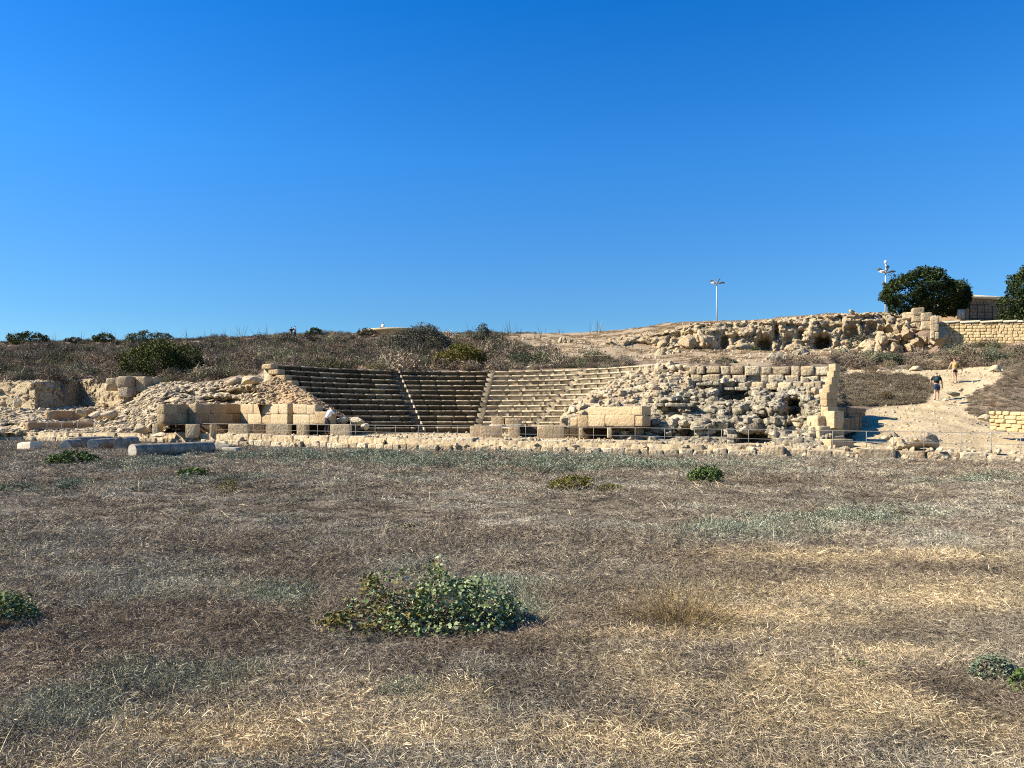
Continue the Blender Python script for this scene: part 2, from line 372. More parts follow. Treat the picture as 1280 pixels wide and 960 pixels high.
def sandmask(px, d, z):
    y = H0-(z-EYE)/d*F
    x = PX(px, d); p3 = np.stack([x, d, x*0], 1)
    jx = (fbm(p3*.6, 3, 21)-.5)*26; jy = (fbm(p3*.6, 3, 22)-.5)*9
    m = np.zeros(px.shape, bool)
    for s in SAND: m |= pip(s, px+jx, y+jy)
    m &= d > dw(px)
    m |= (d > dw(px)+.2) & (d < dback(px))
    return m.astype(float)
NPX = np.arange(-420, 1760, 4.)
ND = np.concatenate([[-60, -5, .5], np.geomspace(1.2, 24, 130), np.arange(24.2, 52, .2), np.arange(52, 92, .3), np.geomspace(92.5, 135, 60), [150, 180, 230, 320, 600, 1500, 3500]])
gp, gd = np.meshgrid(NPX, ND); sh = gp.shape; gp = gp.ravel(); gd = gd.ravel()
gdd = np.maximum(gd, .5); gz = groundz(gp, gdd)
gz = np.where(gd < 1, 0, gz)
gx = np.where(gd < .6, (gp-640)/F*60, PX(gp, gdd))
ny, nx = sh; idx = np.arange(ny*nx).reshape(sh)
gq = np.stack([idx[:-1, :-1], idx[:-1, 1:], idx[1:, 1:], idx[1:, :-1]], -1).reshape(-1, 4)
zone = np.where(gd < dw(gp)+.1, 0., np.where(sandmask(gp, gdd, gz) > .5, 1., .5))
zone = np.where((zone > .9) & (gd > dback(gp)) & (gp > 560) & (gp < 1045), .74, zone)
def ground_mat():
    m = NT('ground_soil_and_sand')
    z = m.attr('tint').outputs['Fac']
    soil = m.ramp(m.noise(.8, 6, .7), [(.3, (.11, .085, .06)), (.5, (.17, .135, .095)), (.7, (.23, .185, .13))])
    scr = m.ramp(m.noise(.5, 6, .7), [(.35, (.15, .105, .07)), (.55, (.22, .16, .11)), (.72, (.30, .22, .145))])
    sand = m.ramp(m.noise(.45, 7, .75), [(.32, (.33, .245, .135)), (.5, (.47, .365, .21)), (.68, (.57, .465, .29))])
    sand = m.mix(m.ramp(m.noise(6, 5, .8), [(.5, 0.), (.75, .5)]), sand, (.24, .17, .11))
    peb = m.voro(5); sand = m.mix(m.ramp(peb.outputs['Distance'], [(.12, .55), (.25, 0.)]), sand, (.60, .50, .36))
    c = m.mix(m.ramp(z, [(.2, 0.), (.3, 1.)]), soil, scr); c = m.mix(m.ramp(z, [(.6, 0.), (.9, 1.)]), c, sand)
    m.color(c); h = m.math('ADD', m.noise(3, 8, .75), m.math('MULTIPLY', peb.outputs['Distance'], .3)); m.bump(h, .12, .9); return m.m
g = MB(); g.add(np.stack([gx, np.where(gd < .6, gd, gdd), gz], 1), gq, tint=zone)
tag(g.build('ground', ground_mat(), smooth=True), kind='structure')

# ---------------- walls ----------------
def yaw_of(dx, dy): return np.arctan2(dy, dx)
def masonry(mb, nodes, courses, bl, T, tm=BLK, gap=.007, jit=.02, yawj=.01, r=rng, missing=0., prot=.02, zmode=None, stretch=1.0, tv=(.5, .2)):
    """squared stones laid in courses along nodes (px, d, z_bottom, z_top)"""
    for (a, b) in zip(nodes[:-1], nodes[1:]):
        pa = V(a[0], a[1], 0); pb = V(b[0], b[1], 0); L = np.linalg.norm(pb-pa); u = (pb-pa)/L; yaw = yaw_of(u[0], u[1])
        nrm = np.array([-u[1], u[0], 0]);              # into the wall (away from viewer)
        if nrm[1] < 0 and abs(nrm[1]) > .3: nrm = -nrm
        for k in range(courses):
            s = -r.uniform(0, .3)*bl
            while s < L-.02:
                l = bl*r.uniform(.65, 1.45)*stretch; e = min(s+l, L); s0 = max(s, 0)
                if L-e < bl*.3: e = L
                if e-s0 > .04:
                    t = ((s0+e)/2)/L; zb = a[2]*(1-t)+b[2]*t; zt = a[3]*(1-t)+b[3]*t; hh = (zt-zb)/courses
                    if not (k == courses-1 and r.random() < missing):
                        c = pa+u*(s0+e)/2+nrm*(T/2+r.normal()*prot); c[2] = zb+hh*(k+.5)+r.normal()*jit*.3
                        tall = 1+(r.uniform(-.1, .25) if (k == courses-1 and jit > .02) else 0)
                        place(mb, tm, c[None], np.array([[(e-s0)/2-gap, T/2, hh/2*tall-gap*.6]]), rotz(np.array([yaw+r.normal()*yawj])), np.clip(r.normal(tv[0], tv[1]), 0, 1), r)
                s = e
def rubblewall(mb, nodes, size, T, r=rng, lean=0., rough=.08, cap=True, tm=RUB, back=True, tv=(.5, .25)):
    """irregular stones in wandering courses, cap stones over the thickness, solid core"""
    for (a, b) in zip(nodes[:-1], nodes[1:]):
        pa = V(a[0], a[1], 0); pb = V(b[0], b[1], 0); L = np.linalg.norm(pb-pa); u = (pb-pa)/L
        nrm = np.array([-u[1], u[0], 0]); nrm = nrm if nrm[1] > 0 else -nrm
        yaw = yaw_of(u[0], u[1]); Hm = max(a[3]-a[2], b[3]-b[2]); nc = max(1, int(round(Hm/(size*.72))))
        cs = []; sz = []
        for k in range(nc):
            s = -r.uniform(0, size)
            while s < L:
                l = size*r.uniform(.6, 1.5); t = np.clip((s+l/2)/L, 0, 1); zb = a[2]*(1-t)+b[2]*t; zt = a[3]*(1-t)+b[3]*t
                zt = zt+(vnoise(np.array([[s*.9, k*0., a[0]]]), 3)[0]-.5)*size*1.3
                z = zb+size*.36+k*size*.72+r.normal()*size*.08
                if z < zt:
                    off = lean*(z-zb)+T*.18+(vnoise(np.array([[pa[0]+s*1.1, z*1.3, 4.]]), 6)[0]-.5)*rough*4+r.normal()*rough*.5
                    c = pa+u*(s+l/2)+nrm*off; c[2] = z; cs.append(c); sz.append((l*.55, size*.55, size*r.uniform(.34, .5)))
                s += l*.95
        if cap:
            for s in np.arange(0, L, size*.9):
                for q in np.arange(size, T, size*.9):
                    t = s/L; zt = a[3]*(1-t)+b[3]*t; zb = a[2]*(1-t)+b[2]*t
                    c = pa+u*s+nrm*(q+lean*(zt-zb)); c = c+r.normal(size=3)*size*.15; c[2] = zt-size*.3+r.normal()*size*.18; cs.append(c); sz.append(size*.55*r.uniform(.6, 1.2, 3))
        n = len(cs); 
        if n: place(mb, tm, np.array(cs), np.array(sz), randrot(n, .35, r)@rotz(np.full(n, yaw)), np.clip(r.normal(tv[0], tv[1], n), 0, 1), r)
        if back:
            i = size*.45
            v = []
            for (p, nd) in ((pa, a), (pb, b)):
                lo = p+nrm*(i+T*.18); hi = p+nrm*(i+T*.18+lean*(nd[3]-nd[2])); bk = p+nrm*max(T, i+.1)+nrm*lean*(nd[3]-nd[2])
                v += [[*lo[:2], nd[2]-.2], [*hi[:2], nd[3]-size*.5], [*bk[:2], nd[3]-size*.5], [*bk[:2], nd[2]-.2]]
            mb.add(v, [[0, 1, 5, 4], [1, 2, 6, 5], [2, 3, 7, 6], [0, 3, 2, 1], [4, 5, 6, 7]], tint=.1)
def loft(mb, rows, cell=.13, amp=.35, freq=.8, dents=(), r=rng, stones=0., ssize=(.12, .3), tm=RUB, blocky=0., bz=1.9, bw=1.6, layer=0., upk=.8, tv=(.5, .25), fine=.06, skirt=None, sflat=1.0):
    """surface through rows of points (px, d, y), bottom row first, roughened, with stones bedded in it"""
    A = np.array([[P(*c) for c in row] for row in rows])         # nr,nc,3
    lu = np.linalg.norm(np.diff(A, axis=1), axis=2).max(0); lv = np.linalg.norm(np.diff(A, axis=0), axis=2).max(1)
    def res(A, lens, ax):
        out = []
        for i, L in enumerate(lens):
            n = max(1, int(np.ceil(L/cell))); a = np.take(A, i, ax); b = np.take(A, i+1, ax)
            for k in range(n): out.append(a*(1-k/n)+b*k/n)
        out.append(np.take(A, A.shape[ax]-1, ax)); return np.stack(out, ax)
    G = res(res(A, lu, 1), lv, 0); s = G.shape; g = G.reshape(-1, 3).copy()
    ph = math.atan2(g[:, 0].mean(), g[:, 1].mean()); away = np.stack([g[:, 0], g[:, 1], g[:, 0]*0], 1); away /= np.linalg.norm(away, axis=1)[:, None]
    d = (fbm(g*freq, 4, 31)-.5)*2*amp
    if blocky > 0:
        q = g*np.array([1.1, 1.1, bz])*blocky+fbm(g*1.5, 2, 37)[:, None]*.6
        f1, f2, idv = worley(q, 3); d = d+(idv-.5)*amp*bw+sstep(.14, 0, f2-f1)*amp*.9
    up = (fbm(g*freq*1.7+50, 3, 33)-.5)*amp*upk
    if layer: d = d+(vnoise(np.stack([g[:, 0]*.25, g[:, 1]*.25, g[:, 2]*3.2+fbm(g*.4, 2, 77)*2.5], 1), 78)-.5)*2*layer
    px = 640+F*g[:, 0]/g[:, 1]; yy = H0-(g[:, 2]-EYE)/g[:, 1]*F
    for (qx, qy, rx, ry, dep) in dents:
        d = d+dep*np.exp(-(((px-qx)/rx)**2+((yy-qy)/ry)**2)**2)
    d = d+(fbm(g*5, 3, 35)-.5)*fine*2
    g2 = g+away*d[:, None]; g2[:, 2] += up+(fbm(g*4, 2, 39)-.5)*fine
    ny, nx = s[:2]; idx = np.arange(ny*nx).reshape(ny, nx)
    q = np.stack([idx[:-1, :-1], idx[:-1, 1:], idx[1:, 1:], idx[1:, :-1]], -1).reshape(-1, 4)
    tt = np.clip(fbm(g*1.2, 3, 41)*1.2-.1, 0, 1)
    mb.add(g2, q, tint=tt)
    # back and sides down to the ground, so that it is a solid mass
    k = skirt if skirt else 1.2
    for line in (g2.reshape(s)[-1], g2.reshape(s)[:, 0], g2.reshape(s)[:, -1]):
        lo = line.copy(); lo = lo+np.array([0, k, 0]); lo[:, 2] = np.minimum(lo[:, 2]-1.5, line[:, 2].min()-.3)
        n = len(line); v = np.concatenate([line, lo]); i = np.arange(n-1)
        mb.add(v, np.stack([i, i+1, n+i+1, n+i], 1), tint=.3)
    if stones > 0:
        dm = np.zeros(len(g2))
        for (qx, qy, rx, ry, dep) in dents: dm = np.maximum(dm, (dep > .5)*np.exp(-(((px-qx)/rx)**2+((yy-qy)/ry)**2)**2))
        dm = dm.reshape(s[:2])[:-1, :-1].ravel()
        G2 = g2.reshape(s); e1 = G2[1:, :-1]-G2[:-1, :-1]; e2 = G2[:-1, 1:]-G2[:-1, :-1]; ar = np.linalg.norm(np.cross(e1, e2), axis=2).ravel()
        ar = ar*(dm < .3); msz = (ssize[0]+ssize[1])/2; n = int(ar.sum()*stones/(msz*msz*1.1)); pk = r.choice(len(ar), n, p=ar/ar.sum())
        j, i = np.unravel_index(pk, (ny-1, nx-1)); c = G2[j, i]+e1.reshape(-1, 3)[pk]*r.random((n, 1))+e2.reshape(-1, 3)[pk]*r.random((n, 1))
        sz = (ssize[0]+(ssize[1]-ssize[0])*r.random(n)**2)[:, None]*r.uniform(.6, 1.25, (n, 3))*.55*np.array([1.25, 1, .7*sflat])
        place(mb, tm, c, sz, randrot(n, .5, r)@rotz(r.uniform(0, 6.28, n)), np.clip(r.normal(tv[0], tv[1], n), 0, 1), r)
    return g2
# ---------------- the theatre seating ----------------
ST = [R(-23), R(7), R(37)]; SW = .27
root = thing('theatre_seating', 'curved tiers of stone seats with three radial stairways, left half in shade', 'theatre seating', (CX, CY, BZ))
rt = np.random.default_rng(3)
def sweep(mb, prof, a, b, tint, jr=0., jz=0.):
    n = max(2, int(abs(b-a)/R(1.2))+1); th = np.linspace(a, b, n); pr = np.array(prof); m = len(pr)
    rr = pr[None, :, 0]+rt.normal(size=(n, m))*.004+jr; zz = pr[None, :, 1]+rt.normal(size=(n, m))*.004+jz*(pr[None, :, 1] > pr[:, 1].min()+.1)
    v = np.stack([CX+rr*np.sin(th)[:, None], CY+rr*np.cos(th)[:, None], zz], -1).reshape(-1, 3)
    i = np.arange(n-1)[:, None]*m; j = np.arange(m)[None]; k = (j+1) % m
    q = np.stack([i+j, i+m+j, i+m+k, i+k], -1).reshape(-1, 4); t = []
    for base, fl in ((0, 0), ((n-1)*m, 1)):
        for j2 in range(1, m-1): t.append([base, base+j2, base+j2+1][::(-1 if fl else 1)])
    if np.ndim(tint): tint = np.tile(tint, n)
    mb.add(v, q, t, tint)
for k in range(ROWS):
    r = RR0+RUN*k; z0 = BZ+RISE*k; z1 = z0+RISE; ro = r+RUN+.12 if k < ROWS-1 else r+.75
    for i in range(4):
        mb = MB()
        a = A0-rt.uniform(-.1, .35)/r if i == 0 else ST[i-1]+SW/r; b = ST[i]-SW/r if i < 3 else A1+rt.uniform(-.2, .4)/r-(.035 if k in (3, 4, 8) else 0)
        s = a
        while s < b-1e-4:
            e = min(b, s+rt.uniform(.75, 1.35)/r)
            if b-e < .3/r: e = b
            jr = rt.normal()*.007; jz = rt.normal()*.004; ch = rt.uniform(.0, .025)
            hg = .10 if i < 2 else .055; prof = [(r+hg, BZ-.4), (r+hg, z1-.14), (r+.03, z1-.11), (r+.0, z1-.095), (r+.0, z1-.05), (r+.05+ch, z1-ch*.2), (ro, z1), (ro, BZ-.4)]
            tv_ = rt.normal(.0, .10); sweep(mb, prof, s+.003/r, e-.003/r, np.clip(tv_+np.array([.25, .18, .25, .45, .55, .55, .5, .35] if i < 2 else [.62, .62, .62, .75, .82, .8, .75, .5]), 0, 1), jr, jz); s = e  # left and centre wedges tinted darker: part of their shade is colour
        if i == 1: sweep(mb, [(r-.006, BZ-.3), (r-.006, z1-.005), (r+.05, z1+.006), (r+.32, z1+.006), (r+.32, BZ-.3)], ST[0]+(SW-.012)/r, ST[0]+(SW+.10)/r, .95)  # pale end slabs paint the sunlit block ends beside the left stair
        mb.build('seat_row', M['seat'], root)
for th, tq in zip(ST, (.22, .42, .46)):  # left stair tinted darker, matching the shade painted on its wedges
    mb = MB()
    for k in range(ROWS):
        r = RR0+RUN*k; z0 = BZ+RISE*k; h = RISE/2; w2 = (SW+.04)
        for (ra, zt) in ((r-.05, z0+h), (r+RUN/2-.03, z0+RISE-.01)):
            sweep(mb, [(ra, BZ-.4), (ra, zt-.02), (ra+.02, zt), (r+RUN+.1 if k < ROWS-1 or zt < z0+RISE-.1 else r+.75, zt), (r+RUN+.1 if k < ROWS-1 or zt < z0+RISE-.1 else r+.75, BZ-.4)], th-w2/r, th+w2/r, np.clip(rt.normal(tq, .1), 0, 1))
    mb.build('stairway', M['seat'], root)

# ---------------- low wall along the whole front ----------------
r1 = np.random.default_rng(11)
mb = MB(); nod = []; nod2 = []
for px in (-330, -150, 0, 100, 205, 300, 400, 500, 570, 640, 720, 800, 880, 960):
    h = .30 if px < 600 else .27
    nod.append((px, dw(px)+.05, -.25, h)); nod2.append((px, dw(px)+.42, .05, floorz(px)+.04))
masonry(mb, nod, 1, .55, .5, MID, .02, .06, .05, r1, prot=.06, tv=(.6, .25))
masonry(mb, nod2, 1, .8, .6, MID, .015, .05, .03, r1, prot=.05, tv=(.6, .2))
nod3 = [(px, dw(px)+.1, -.2, floorz(px)-.03+.04*math.sin(px)) for px in (952, 1040, 1120, 1200, 1290, 1400, 1600)]
masonry(mb, nod3, 1, 1.1, .5, WRN, .01, .12, .05, r1, prot=.10, tv=(.45, .25))
for (x0, x1, n) in ((-300, 960, 260), (960, 1600, 120)):        # small stones along foot and top
    px = r1.uniform(x0, x1, n); off = r1.choice([-.12, .3, .9, 1.2, 1.6], n)+r1.normal(size=n)*.1; d = dw(px)+off
    z = np.where(off < .6, .02+r1.random(n)*.12+.3*(off > .1), floorz(px)+.02); sz = r1.uniform(.05, .15, (n, 3))
    place(mb, RUB, np.stack([PX(px, d), d, z], 1), sz, randrot(n, 1., r1), np.clip(r1.normal(.55, .25, n), 0, 1), r1)
tag(mb.build('low_wall', M['rubble'], smooth=False), 'long low limestone wall at the far edge of the dry field', 'wall')

def W1(name, label, fn, mat='ashlar', cat='wall', grp=None):
    mb = MB(); fn(mb); o = mb.build(name, M[mat]); return tag(o, label, cat, grp)
Z = PZ
def nd(px, d, yb, yt): return (px, d, PZ(yb, d), PZ(yt, d))
# left of the seats: squared wall, shaded return and lit front
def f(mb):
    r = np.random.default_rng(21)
    masonry(mb, [nd(205, 44.6, 530, 505), nd(243, 46.8, 530, 505.5)], 2, 1.1, .6, r=r, tv=(.12, .15))  # shade of this return is put into the darker stone tint
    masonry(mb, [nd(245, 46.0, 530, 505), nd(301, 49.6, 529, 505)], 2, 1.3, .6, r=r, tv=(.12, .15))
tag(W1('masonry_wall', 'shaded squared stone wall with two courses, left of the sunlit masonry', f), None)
def f(mb):
    r = np.random.default_rng(22)
    masonry(mb, [nd(301, 48.9, 530, 505), nd(359, 45.2, 530, 505)], 2, 1.25, .6, r=r, tv=(.6, .15))
    masonry(mb, [nd(366, 45.1, 530, 505), nd(394, 44.0, 530, 506)], 2, 1.25, .6, r=r, tv=(.6, .15))
    masonry(mb, [nd(394, 44.0, 530, 514), nd(412, 43.4, 530, 515)], 1, 1.2, .6, r=r, tv=(.55, .15))
    masonry(mb, [nd(357, 46.0, 530, 505), nd(370, 45.5, 530, 505)], 2, 1.25, .6, r=r, tv=(.4, .15))
tag(W1('masonry_wall', 'sunlit squared stone wall of two courses beside the left end of the seats', f), None)
# dark recess below: back wall and lintel strip
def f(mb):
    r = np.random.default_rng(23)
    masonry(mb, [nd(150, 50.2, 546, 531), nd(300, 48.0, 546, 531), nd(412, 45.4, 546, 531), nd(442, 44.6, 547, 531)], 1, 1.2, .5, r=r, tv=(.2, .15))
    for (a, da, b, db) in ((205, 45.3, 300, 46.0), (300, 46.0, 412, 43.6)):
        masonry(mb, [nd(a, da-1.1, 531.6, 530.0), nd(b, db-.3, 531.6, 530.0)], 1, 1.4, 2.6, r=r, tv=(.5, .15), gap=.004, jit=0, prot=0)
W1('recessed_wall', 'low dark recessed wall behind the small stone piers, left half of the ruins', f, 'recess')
def pier(px0, px1, d, yb, yt, label, seed, T=.5, n=1, mat='ashlar', grp='stone piers in front of the left wall', name='stone_pier', yaw=.30, cat='pier'):
    r = np.random.default_rng(seed); mb = MB(); x0, x1 = PX(px0, d), PX(px1, d); zb, zt = PZ(yb, d), PZ(yt, d)
    c = np.array([0, 0, 0.]); w = (x1-x0); base = np.array([(x0+x1)/2, d+T/2, zb])
    nb = max(1, int(round(w/1.1)))
    for i in range(nb):
        for k in range(n):
            cc = np.array([[(-w/2+w*(i+.5)/nb), r.normal()*.03, (zt-zb)*(k+.5)/n]])
            place(mb, BLK if n == 1 else WRN, cc, [[w/nb/2-.01, T/2, (zt-zb)/n/2+.01]], rotz(np.array([-yaw*.3+r.normal()*.02])), np.clip(r.normal(.6, .15), 0, 1), r)
    o = mb.build(name, M[mat]); o.location = base; tag(o, label, cat, grp); return o
LP = [(190, 199, 45.3, 545, 530, 'narrow stone pier below the left end of the shaded squared wall'),
      (232, 246, 44.3, 547, 530.5, 'pale pier under the shaded squared wall, left of the narrowest one'),
      (262.5, 267, 44.1, 545, 531, 'narrowest upright block among the piers under the shaded wall'),
      (285, 311, 44.0, 546, 530.5, 'wide pale stone pier under the corner of the shaded and sunlit walls'),
      (333, 362, 43.4, 546.5, 530.5, 'wide stone pier under the middle of the sunlit squared wall'),
      (371, 383.5, 43.1, 546.5, 530.5, 'square pier under the sunlit wall beside the widest dark opening'),
      (413, 438, 43.0, 545, 530.5, 'square stone block at the foot of the seats beside the two visitors')]
for i, a in enumerate(LP): pier(*a, 50+i)
# rubble under the ends of the seats
def f(mb):
    r = np.random.default_rng(31)
    loft(mb, [[(322, 46.6, 505), (345, 46.2, 506), (370, 45.4, 506), (395, 44.6, 508), (408, 44.4, 513), (422, 45.2, 520), (446, 46.0, 531)],
              [(322, 47.0, 494), (345, 47.2, 492), (368, 46.6, 491), (388, 46.4, 495), (402, 46.0, 505), (418, 46.2, 514), (443, 46.6, 528)],
              [(322, 47.6, 482), (342, 48.6, 470), (360, 48.2, 477), (377, 47.6, 486), (396, 47.0, 498), (414, 46.8, 510), (440, 46.9, 525)]],
         amp=.10, freq=1., stones=1.5, ssize=(.10, .27), r=r, fine=.02, sflat=.8)
    for k in range(ROWS):                     # block ends closing each row
        rr = RR0+RUN*k+.2; c = np.array([[CX+rr*math.sin(A0)-.14, CY+rr*math.cos(A0)-.05, BZ+RISE*(k+.55)]])
        place(mb, WRN, c, [[.32, .42, RISE*.44]], rotz(np.array([-A0])), .75, r)
W1('rubble_wall', 'steep face of small ochre rubble stones under the left end of the seats', f, 'brownrub')
def f(mb):
    r = np.random.default_rng(32)
    loft(mb, [[(706, 41.6, 534), (728, 41.2, 531), (760, 40.9, 528), (795, 40.2, 528), (830, 40, 528), (866, 40, 526)],
              [(700, 42.0, 521), (726, 41.3, 514), (760, 41.0, 511), (795, 40.4, 511), (830, 40.2, 511), (866, 40.0, 508)],
              [(712, 43.2, 507), (736, 42.4, 498), (765, 42.2, 492), (798, 41.5, 490), (832, 41.4, 490), (866, 41.2, 488)],
              [(724, 44.8, 502), (746, 44.9, 490), (768, 45.2, 479), (796, 45.4, 467), (826, 45.6, 463), (860, 44.6, 466)],
              [(730, 45.6, 500), (750, 45.9, 488), (770, 46.4, 475), (795, 47.0, 462), (822, 47.2, 456), (860, 47.0, 458)]],
         amp=.3, freq=.8, stones=1.2, ssize=(.10, .44), r=r, tm=RUB+WRN, dents=[(800, 492, 12, 6, .5), (752, 500, 10, 4, .4)])
    for k in (1, 2, 4, 5, 7, 9, 10, 11):
        rr = RR0+RUN*k+.25; c = np.array([[CX+rr*math.sin(A1)+.15, CY+rr*math.cos(A1)-.1, BZ+RISE*(k+.5)]])
        place(mb, WRN, c, [[.45, .40, RISE*.45]], rotz(np.array([-A1])), .45, r)
W1('rubble_wall', 'steep triangular face of mixed rubble stones at the right end of the seats', f, 'rubble')
# right of the seats: squared wall and what stands under it
def f(mb):
    r = np.random.default_rng(33)
    masonry(mb, [nd(735, 39.4, 519, 508), nd(790, 37.6, 519, 508), nd(803, 37.2, 519, 508)], 1, 2.2, .8, r=r, tv=(.6, .12))
    masonry(mb, [nd(722, 39.4, 533.5, 519), nd(735, 39.1, 533.5, 519), nd(793, 37.3, 533.5, 519)], 1, 1.5, .8, r=r, tv=(.5, .12))
    masonry(mb, [nd(713, 39.8, 533.5, 524), nd(722, 39.5, 533.5, 520)], 1, .8, .8, WRN, r=r)
    masonry(mb, [nd(791, 37.4, 533.5, 519.5), nd(803, 37.0, 533, 520)], 1, .8, .7, WRN, r=r, tv=(.4, .1))
W1('masonry_wall', 'sunlit squared stone wall of large blocks beside the right end of the seats', f)
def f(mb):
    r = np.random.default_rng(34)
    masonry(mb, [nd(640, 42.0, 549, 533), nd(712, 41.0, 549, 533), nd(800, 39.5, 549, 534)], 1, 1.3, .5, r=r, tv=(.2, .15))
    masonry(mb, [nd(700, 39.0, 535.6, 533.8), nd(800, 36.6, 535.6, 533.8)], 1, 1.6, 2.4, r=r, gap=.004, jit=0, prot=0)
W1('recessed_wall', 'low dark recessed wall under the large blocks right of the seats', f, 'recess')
RP = [(588, 603, 40.9, 547, 532.5, 'brownish stone block, leftmost of the row standing before the right seats'),
      (601, 627, 40.3, 548, 532.5, 'broad pitted stone block before the right seats, second of the row'),
      (636, 650, 39.8, 548, 533, 'square stone block beside the dark gap before the right seats'),
      (672, 706, 38.6, 551, 532, 'largest pale stone block in front of the right seats'),
      (760, 766, 37.2, 547, 535, 'narrow upright stone under the large squared wall right of the seats'),
      (724, 730, 38.0, 547, 535, 'small upright stone at the left of the dark gap under the squared wall')]
for i, a in enumerate(RP): pier(*a, 70+i, T=.7, grp='stone blocks standing before the right seats')
pier(615, 631, 41.2, 532.5, 522, 'block resting on the broad pitted one before the right seats', 80, T=.9, grp='stone blocks standing before the right seats', name='stone_block', cat='stone block')
pier(632, 652, 41.0, 532.5, 523, 'pale block lying atop the row, beside the small dark gap', 81, T=.9, grp='stone blocks standing before the right seats', name='stone_block', cat='stone block')
pier(612, 654, 40.9, 533.2, 531, 'thin pale slab laid across the row of blocks before the right seats', 82, T=1.2, grp=None, name='stone_slab', cat='stone slab', mat='coping')
# the large ruin mass on the right
def dfr(px): return np.interp(px, [760, 850, 900, 950, 1000, 1035], [37.5, 35.5, 34.6, 33.7, 32.6, 32.0])
def f(mb):
    r = np.random.default_rng(35); cols = [764, 800, 830, 850, 875, 900, 925, 950, 975, 1000, 1020, 1034]
    yb = np.interp(cols, [764, 860, 950, 1034], [549, 562, 565, 566])
    rows = []
    for (y, off) in ((None, 0), (552, .5), (546, 1.3), (527, 1.9), (523, 3.2), (508, 3.8), (502, 4.8), (490, 5.4), (484, 6.8), (476, 7.6)):
        row = []
        for i, c in enumerate(cols):
            yy = yb[i] if y is None else y
            if c < 810 and y is not None: yy = max(y, 511 if c > 780 else 534)
            if y == 552 and c < 830: yy = 545
            if y == 546 and c < 830: yy = 540
            row.append((c, dfr(c)+off, yy))
        rows.append(row)
    dents = [(918, 492, 20, 9, 2.6), (992, 520, 12, 20, 2.6), (968, 488, 7, 7, 1.4), (856, 511, 20, 6, 2.0), (945, 552, 24, 10, 2.0), (858, 542, 14, 7, 1.6), (900, 548, 12, 5, 1.0), (835, 550, 14, 5, 1.0), (955, 524, 6, 10, 1.2), (880, 470, 14, 5, .8), (965, 505, 20, 16, -.6), (880, 530, 30, 5, -.3)]
    loft(mb, rows, cell=.13, amp=.45, freq=.6, blocky=.9, layer=.32, stones=.85, ssize=(.09, .46), r=r, dents=dents, fine=.08, tv=(.5, .3), tm=RUB+MID+WRN)
    for (x0, x1, dd, yb_, yt_) in ((896, 944, 38.6, 506, 502.5), (818, 868, 38.9, 508, 504), (868, 900, 41.0, 481, 477.5), (925, 948, 38.8, 511, 505), (1000, 1032, 35.0, 523, 519.5), (870, 912, 36.4, 549, 545), (958, 990, 35.2, 548, 544.5), (780, 830, 38.2, 549, 545), (905, 935, 40.6, 488, 484)):
        masonry(mb, [nd(x0, dd, yb_, yt_), nd(x1, dd-.5, yb_, yt_)], 1, .8, 1.1, MID, .02, .05, .05, r, prot=.06, tv=(.8, .12))
W1('ruined_structure', 'large collapsed mass of grey weathered rubble with dark hollows at right', f, 'greyrub', 'ruin')
def f(mb):
    r = np.random.default_rng(36)
    masonry(mb, [nd(862, 43.8, 478, 457), nd(900, 43.0, 478, 457.5), nd(950, 42.2, 479, 457.5), nd(1000, 41.3, 480, 458), nd(1037, 40.4, 482, 458)], 2, .75, 1.2, MID, .03, .06, .06, r, missing=.0, prot=.06)
    rubblewall(mb, [nd(818, 45.4, 470, 456), nd(866, 44.2, 470, 457)], .45, 1., r, rough=.1)
    masonry(mb, [nd(940, 40.8, 486, 478), nd(1030, 38.4, 488, 478)], 1, .6, 1.2, WRN, .03, .06, .06, r, missing=.1, prot=.08)
W1('terrace_wall', 'upper wall of two rough block courses along the top of the right ruins', f, 'rubble')
def f(mb):
    r = np.random.default_rng(37)
    rubblewall(mb, [nd(992, 34.2, 566, 541), nd(1032, 33.0, 566, 541)], .30, 1.2, r, rough=.12)
    rubblewall(mb, [nd(985, 35.6, 541, 522), nd(1034, 34.6, 541, 521)], .34, 1.4, r, rough=.1)
    rubblewall(mb, [nd(1000, 37.6, 522, 490), nd(1030, 36.6, 522, 488)], .38, 1.2, r, rough=.1)
W1('rubble_wall', 'layered rubble courses beside the tall stepped pier at right', f, 'rubble')
# tall stepped pier
pr = thing('stepped_pier', 'tall stepped masonry pier at the right end of the ruins', 'pier', (PX(1040, 34), 34, .3))
r = np.random.default_rng(38)
mb = MB(); yw = .62
for (xa, xb, yb, yt, n) in ((1037, 1049, 464, 455, 1), (1034, 1049, 472, 464, 1), (1031, 1049, 481, 472, 1), (1027, 1049, 491, 481, 1), (1023, 1049, 508, 491, 2), (1024, 1050, 520, 508, 1)):
    d = 34.6; zb, zt = PZ(yb, d), PZ(yt, d)
    for k in range(n):
        c = np.array([[(PX(xa, d)+PX(xb, d))/2, d, zb+(zt-zb)*(k+.5)/n]])
        place(mb, BLK, c, [[(PX(xb, d)-PX(xa, d))/2*.88, .17, (zt-zb)/n/2]], rotz(np.array([yw])), np.clip(r.normal(.35, .1), 0, 1), r)
mb.build('shaft', M['ashlar'], pr)
mb = MB()
for (xa, xb, yb, yt, dd) in ((1026, 1052, 545, 535, 34.), (1030, 1052, 561, 545, 33.6), (1012, 1034, 562, 549, 33.2), (1014, 1034, 549, 533, 33.6), (1012, 1034, 534, 520, 34.2)):
    zb, zt = PZ(yb, dd), PZ(yt, dd); c = np.array([[(PX(xa, dd)+PX(xb, dd))/2, dd, (zb+zt)/2]])
    place(mb, WRN, c, [[(PX(xb, dd)-PX(xa, dd))/2*.85, .4, (zt-zb)/2+.02]], rotz(np.array([.25])), np.clip(r.normal(.5, .1), 0, 1), r)
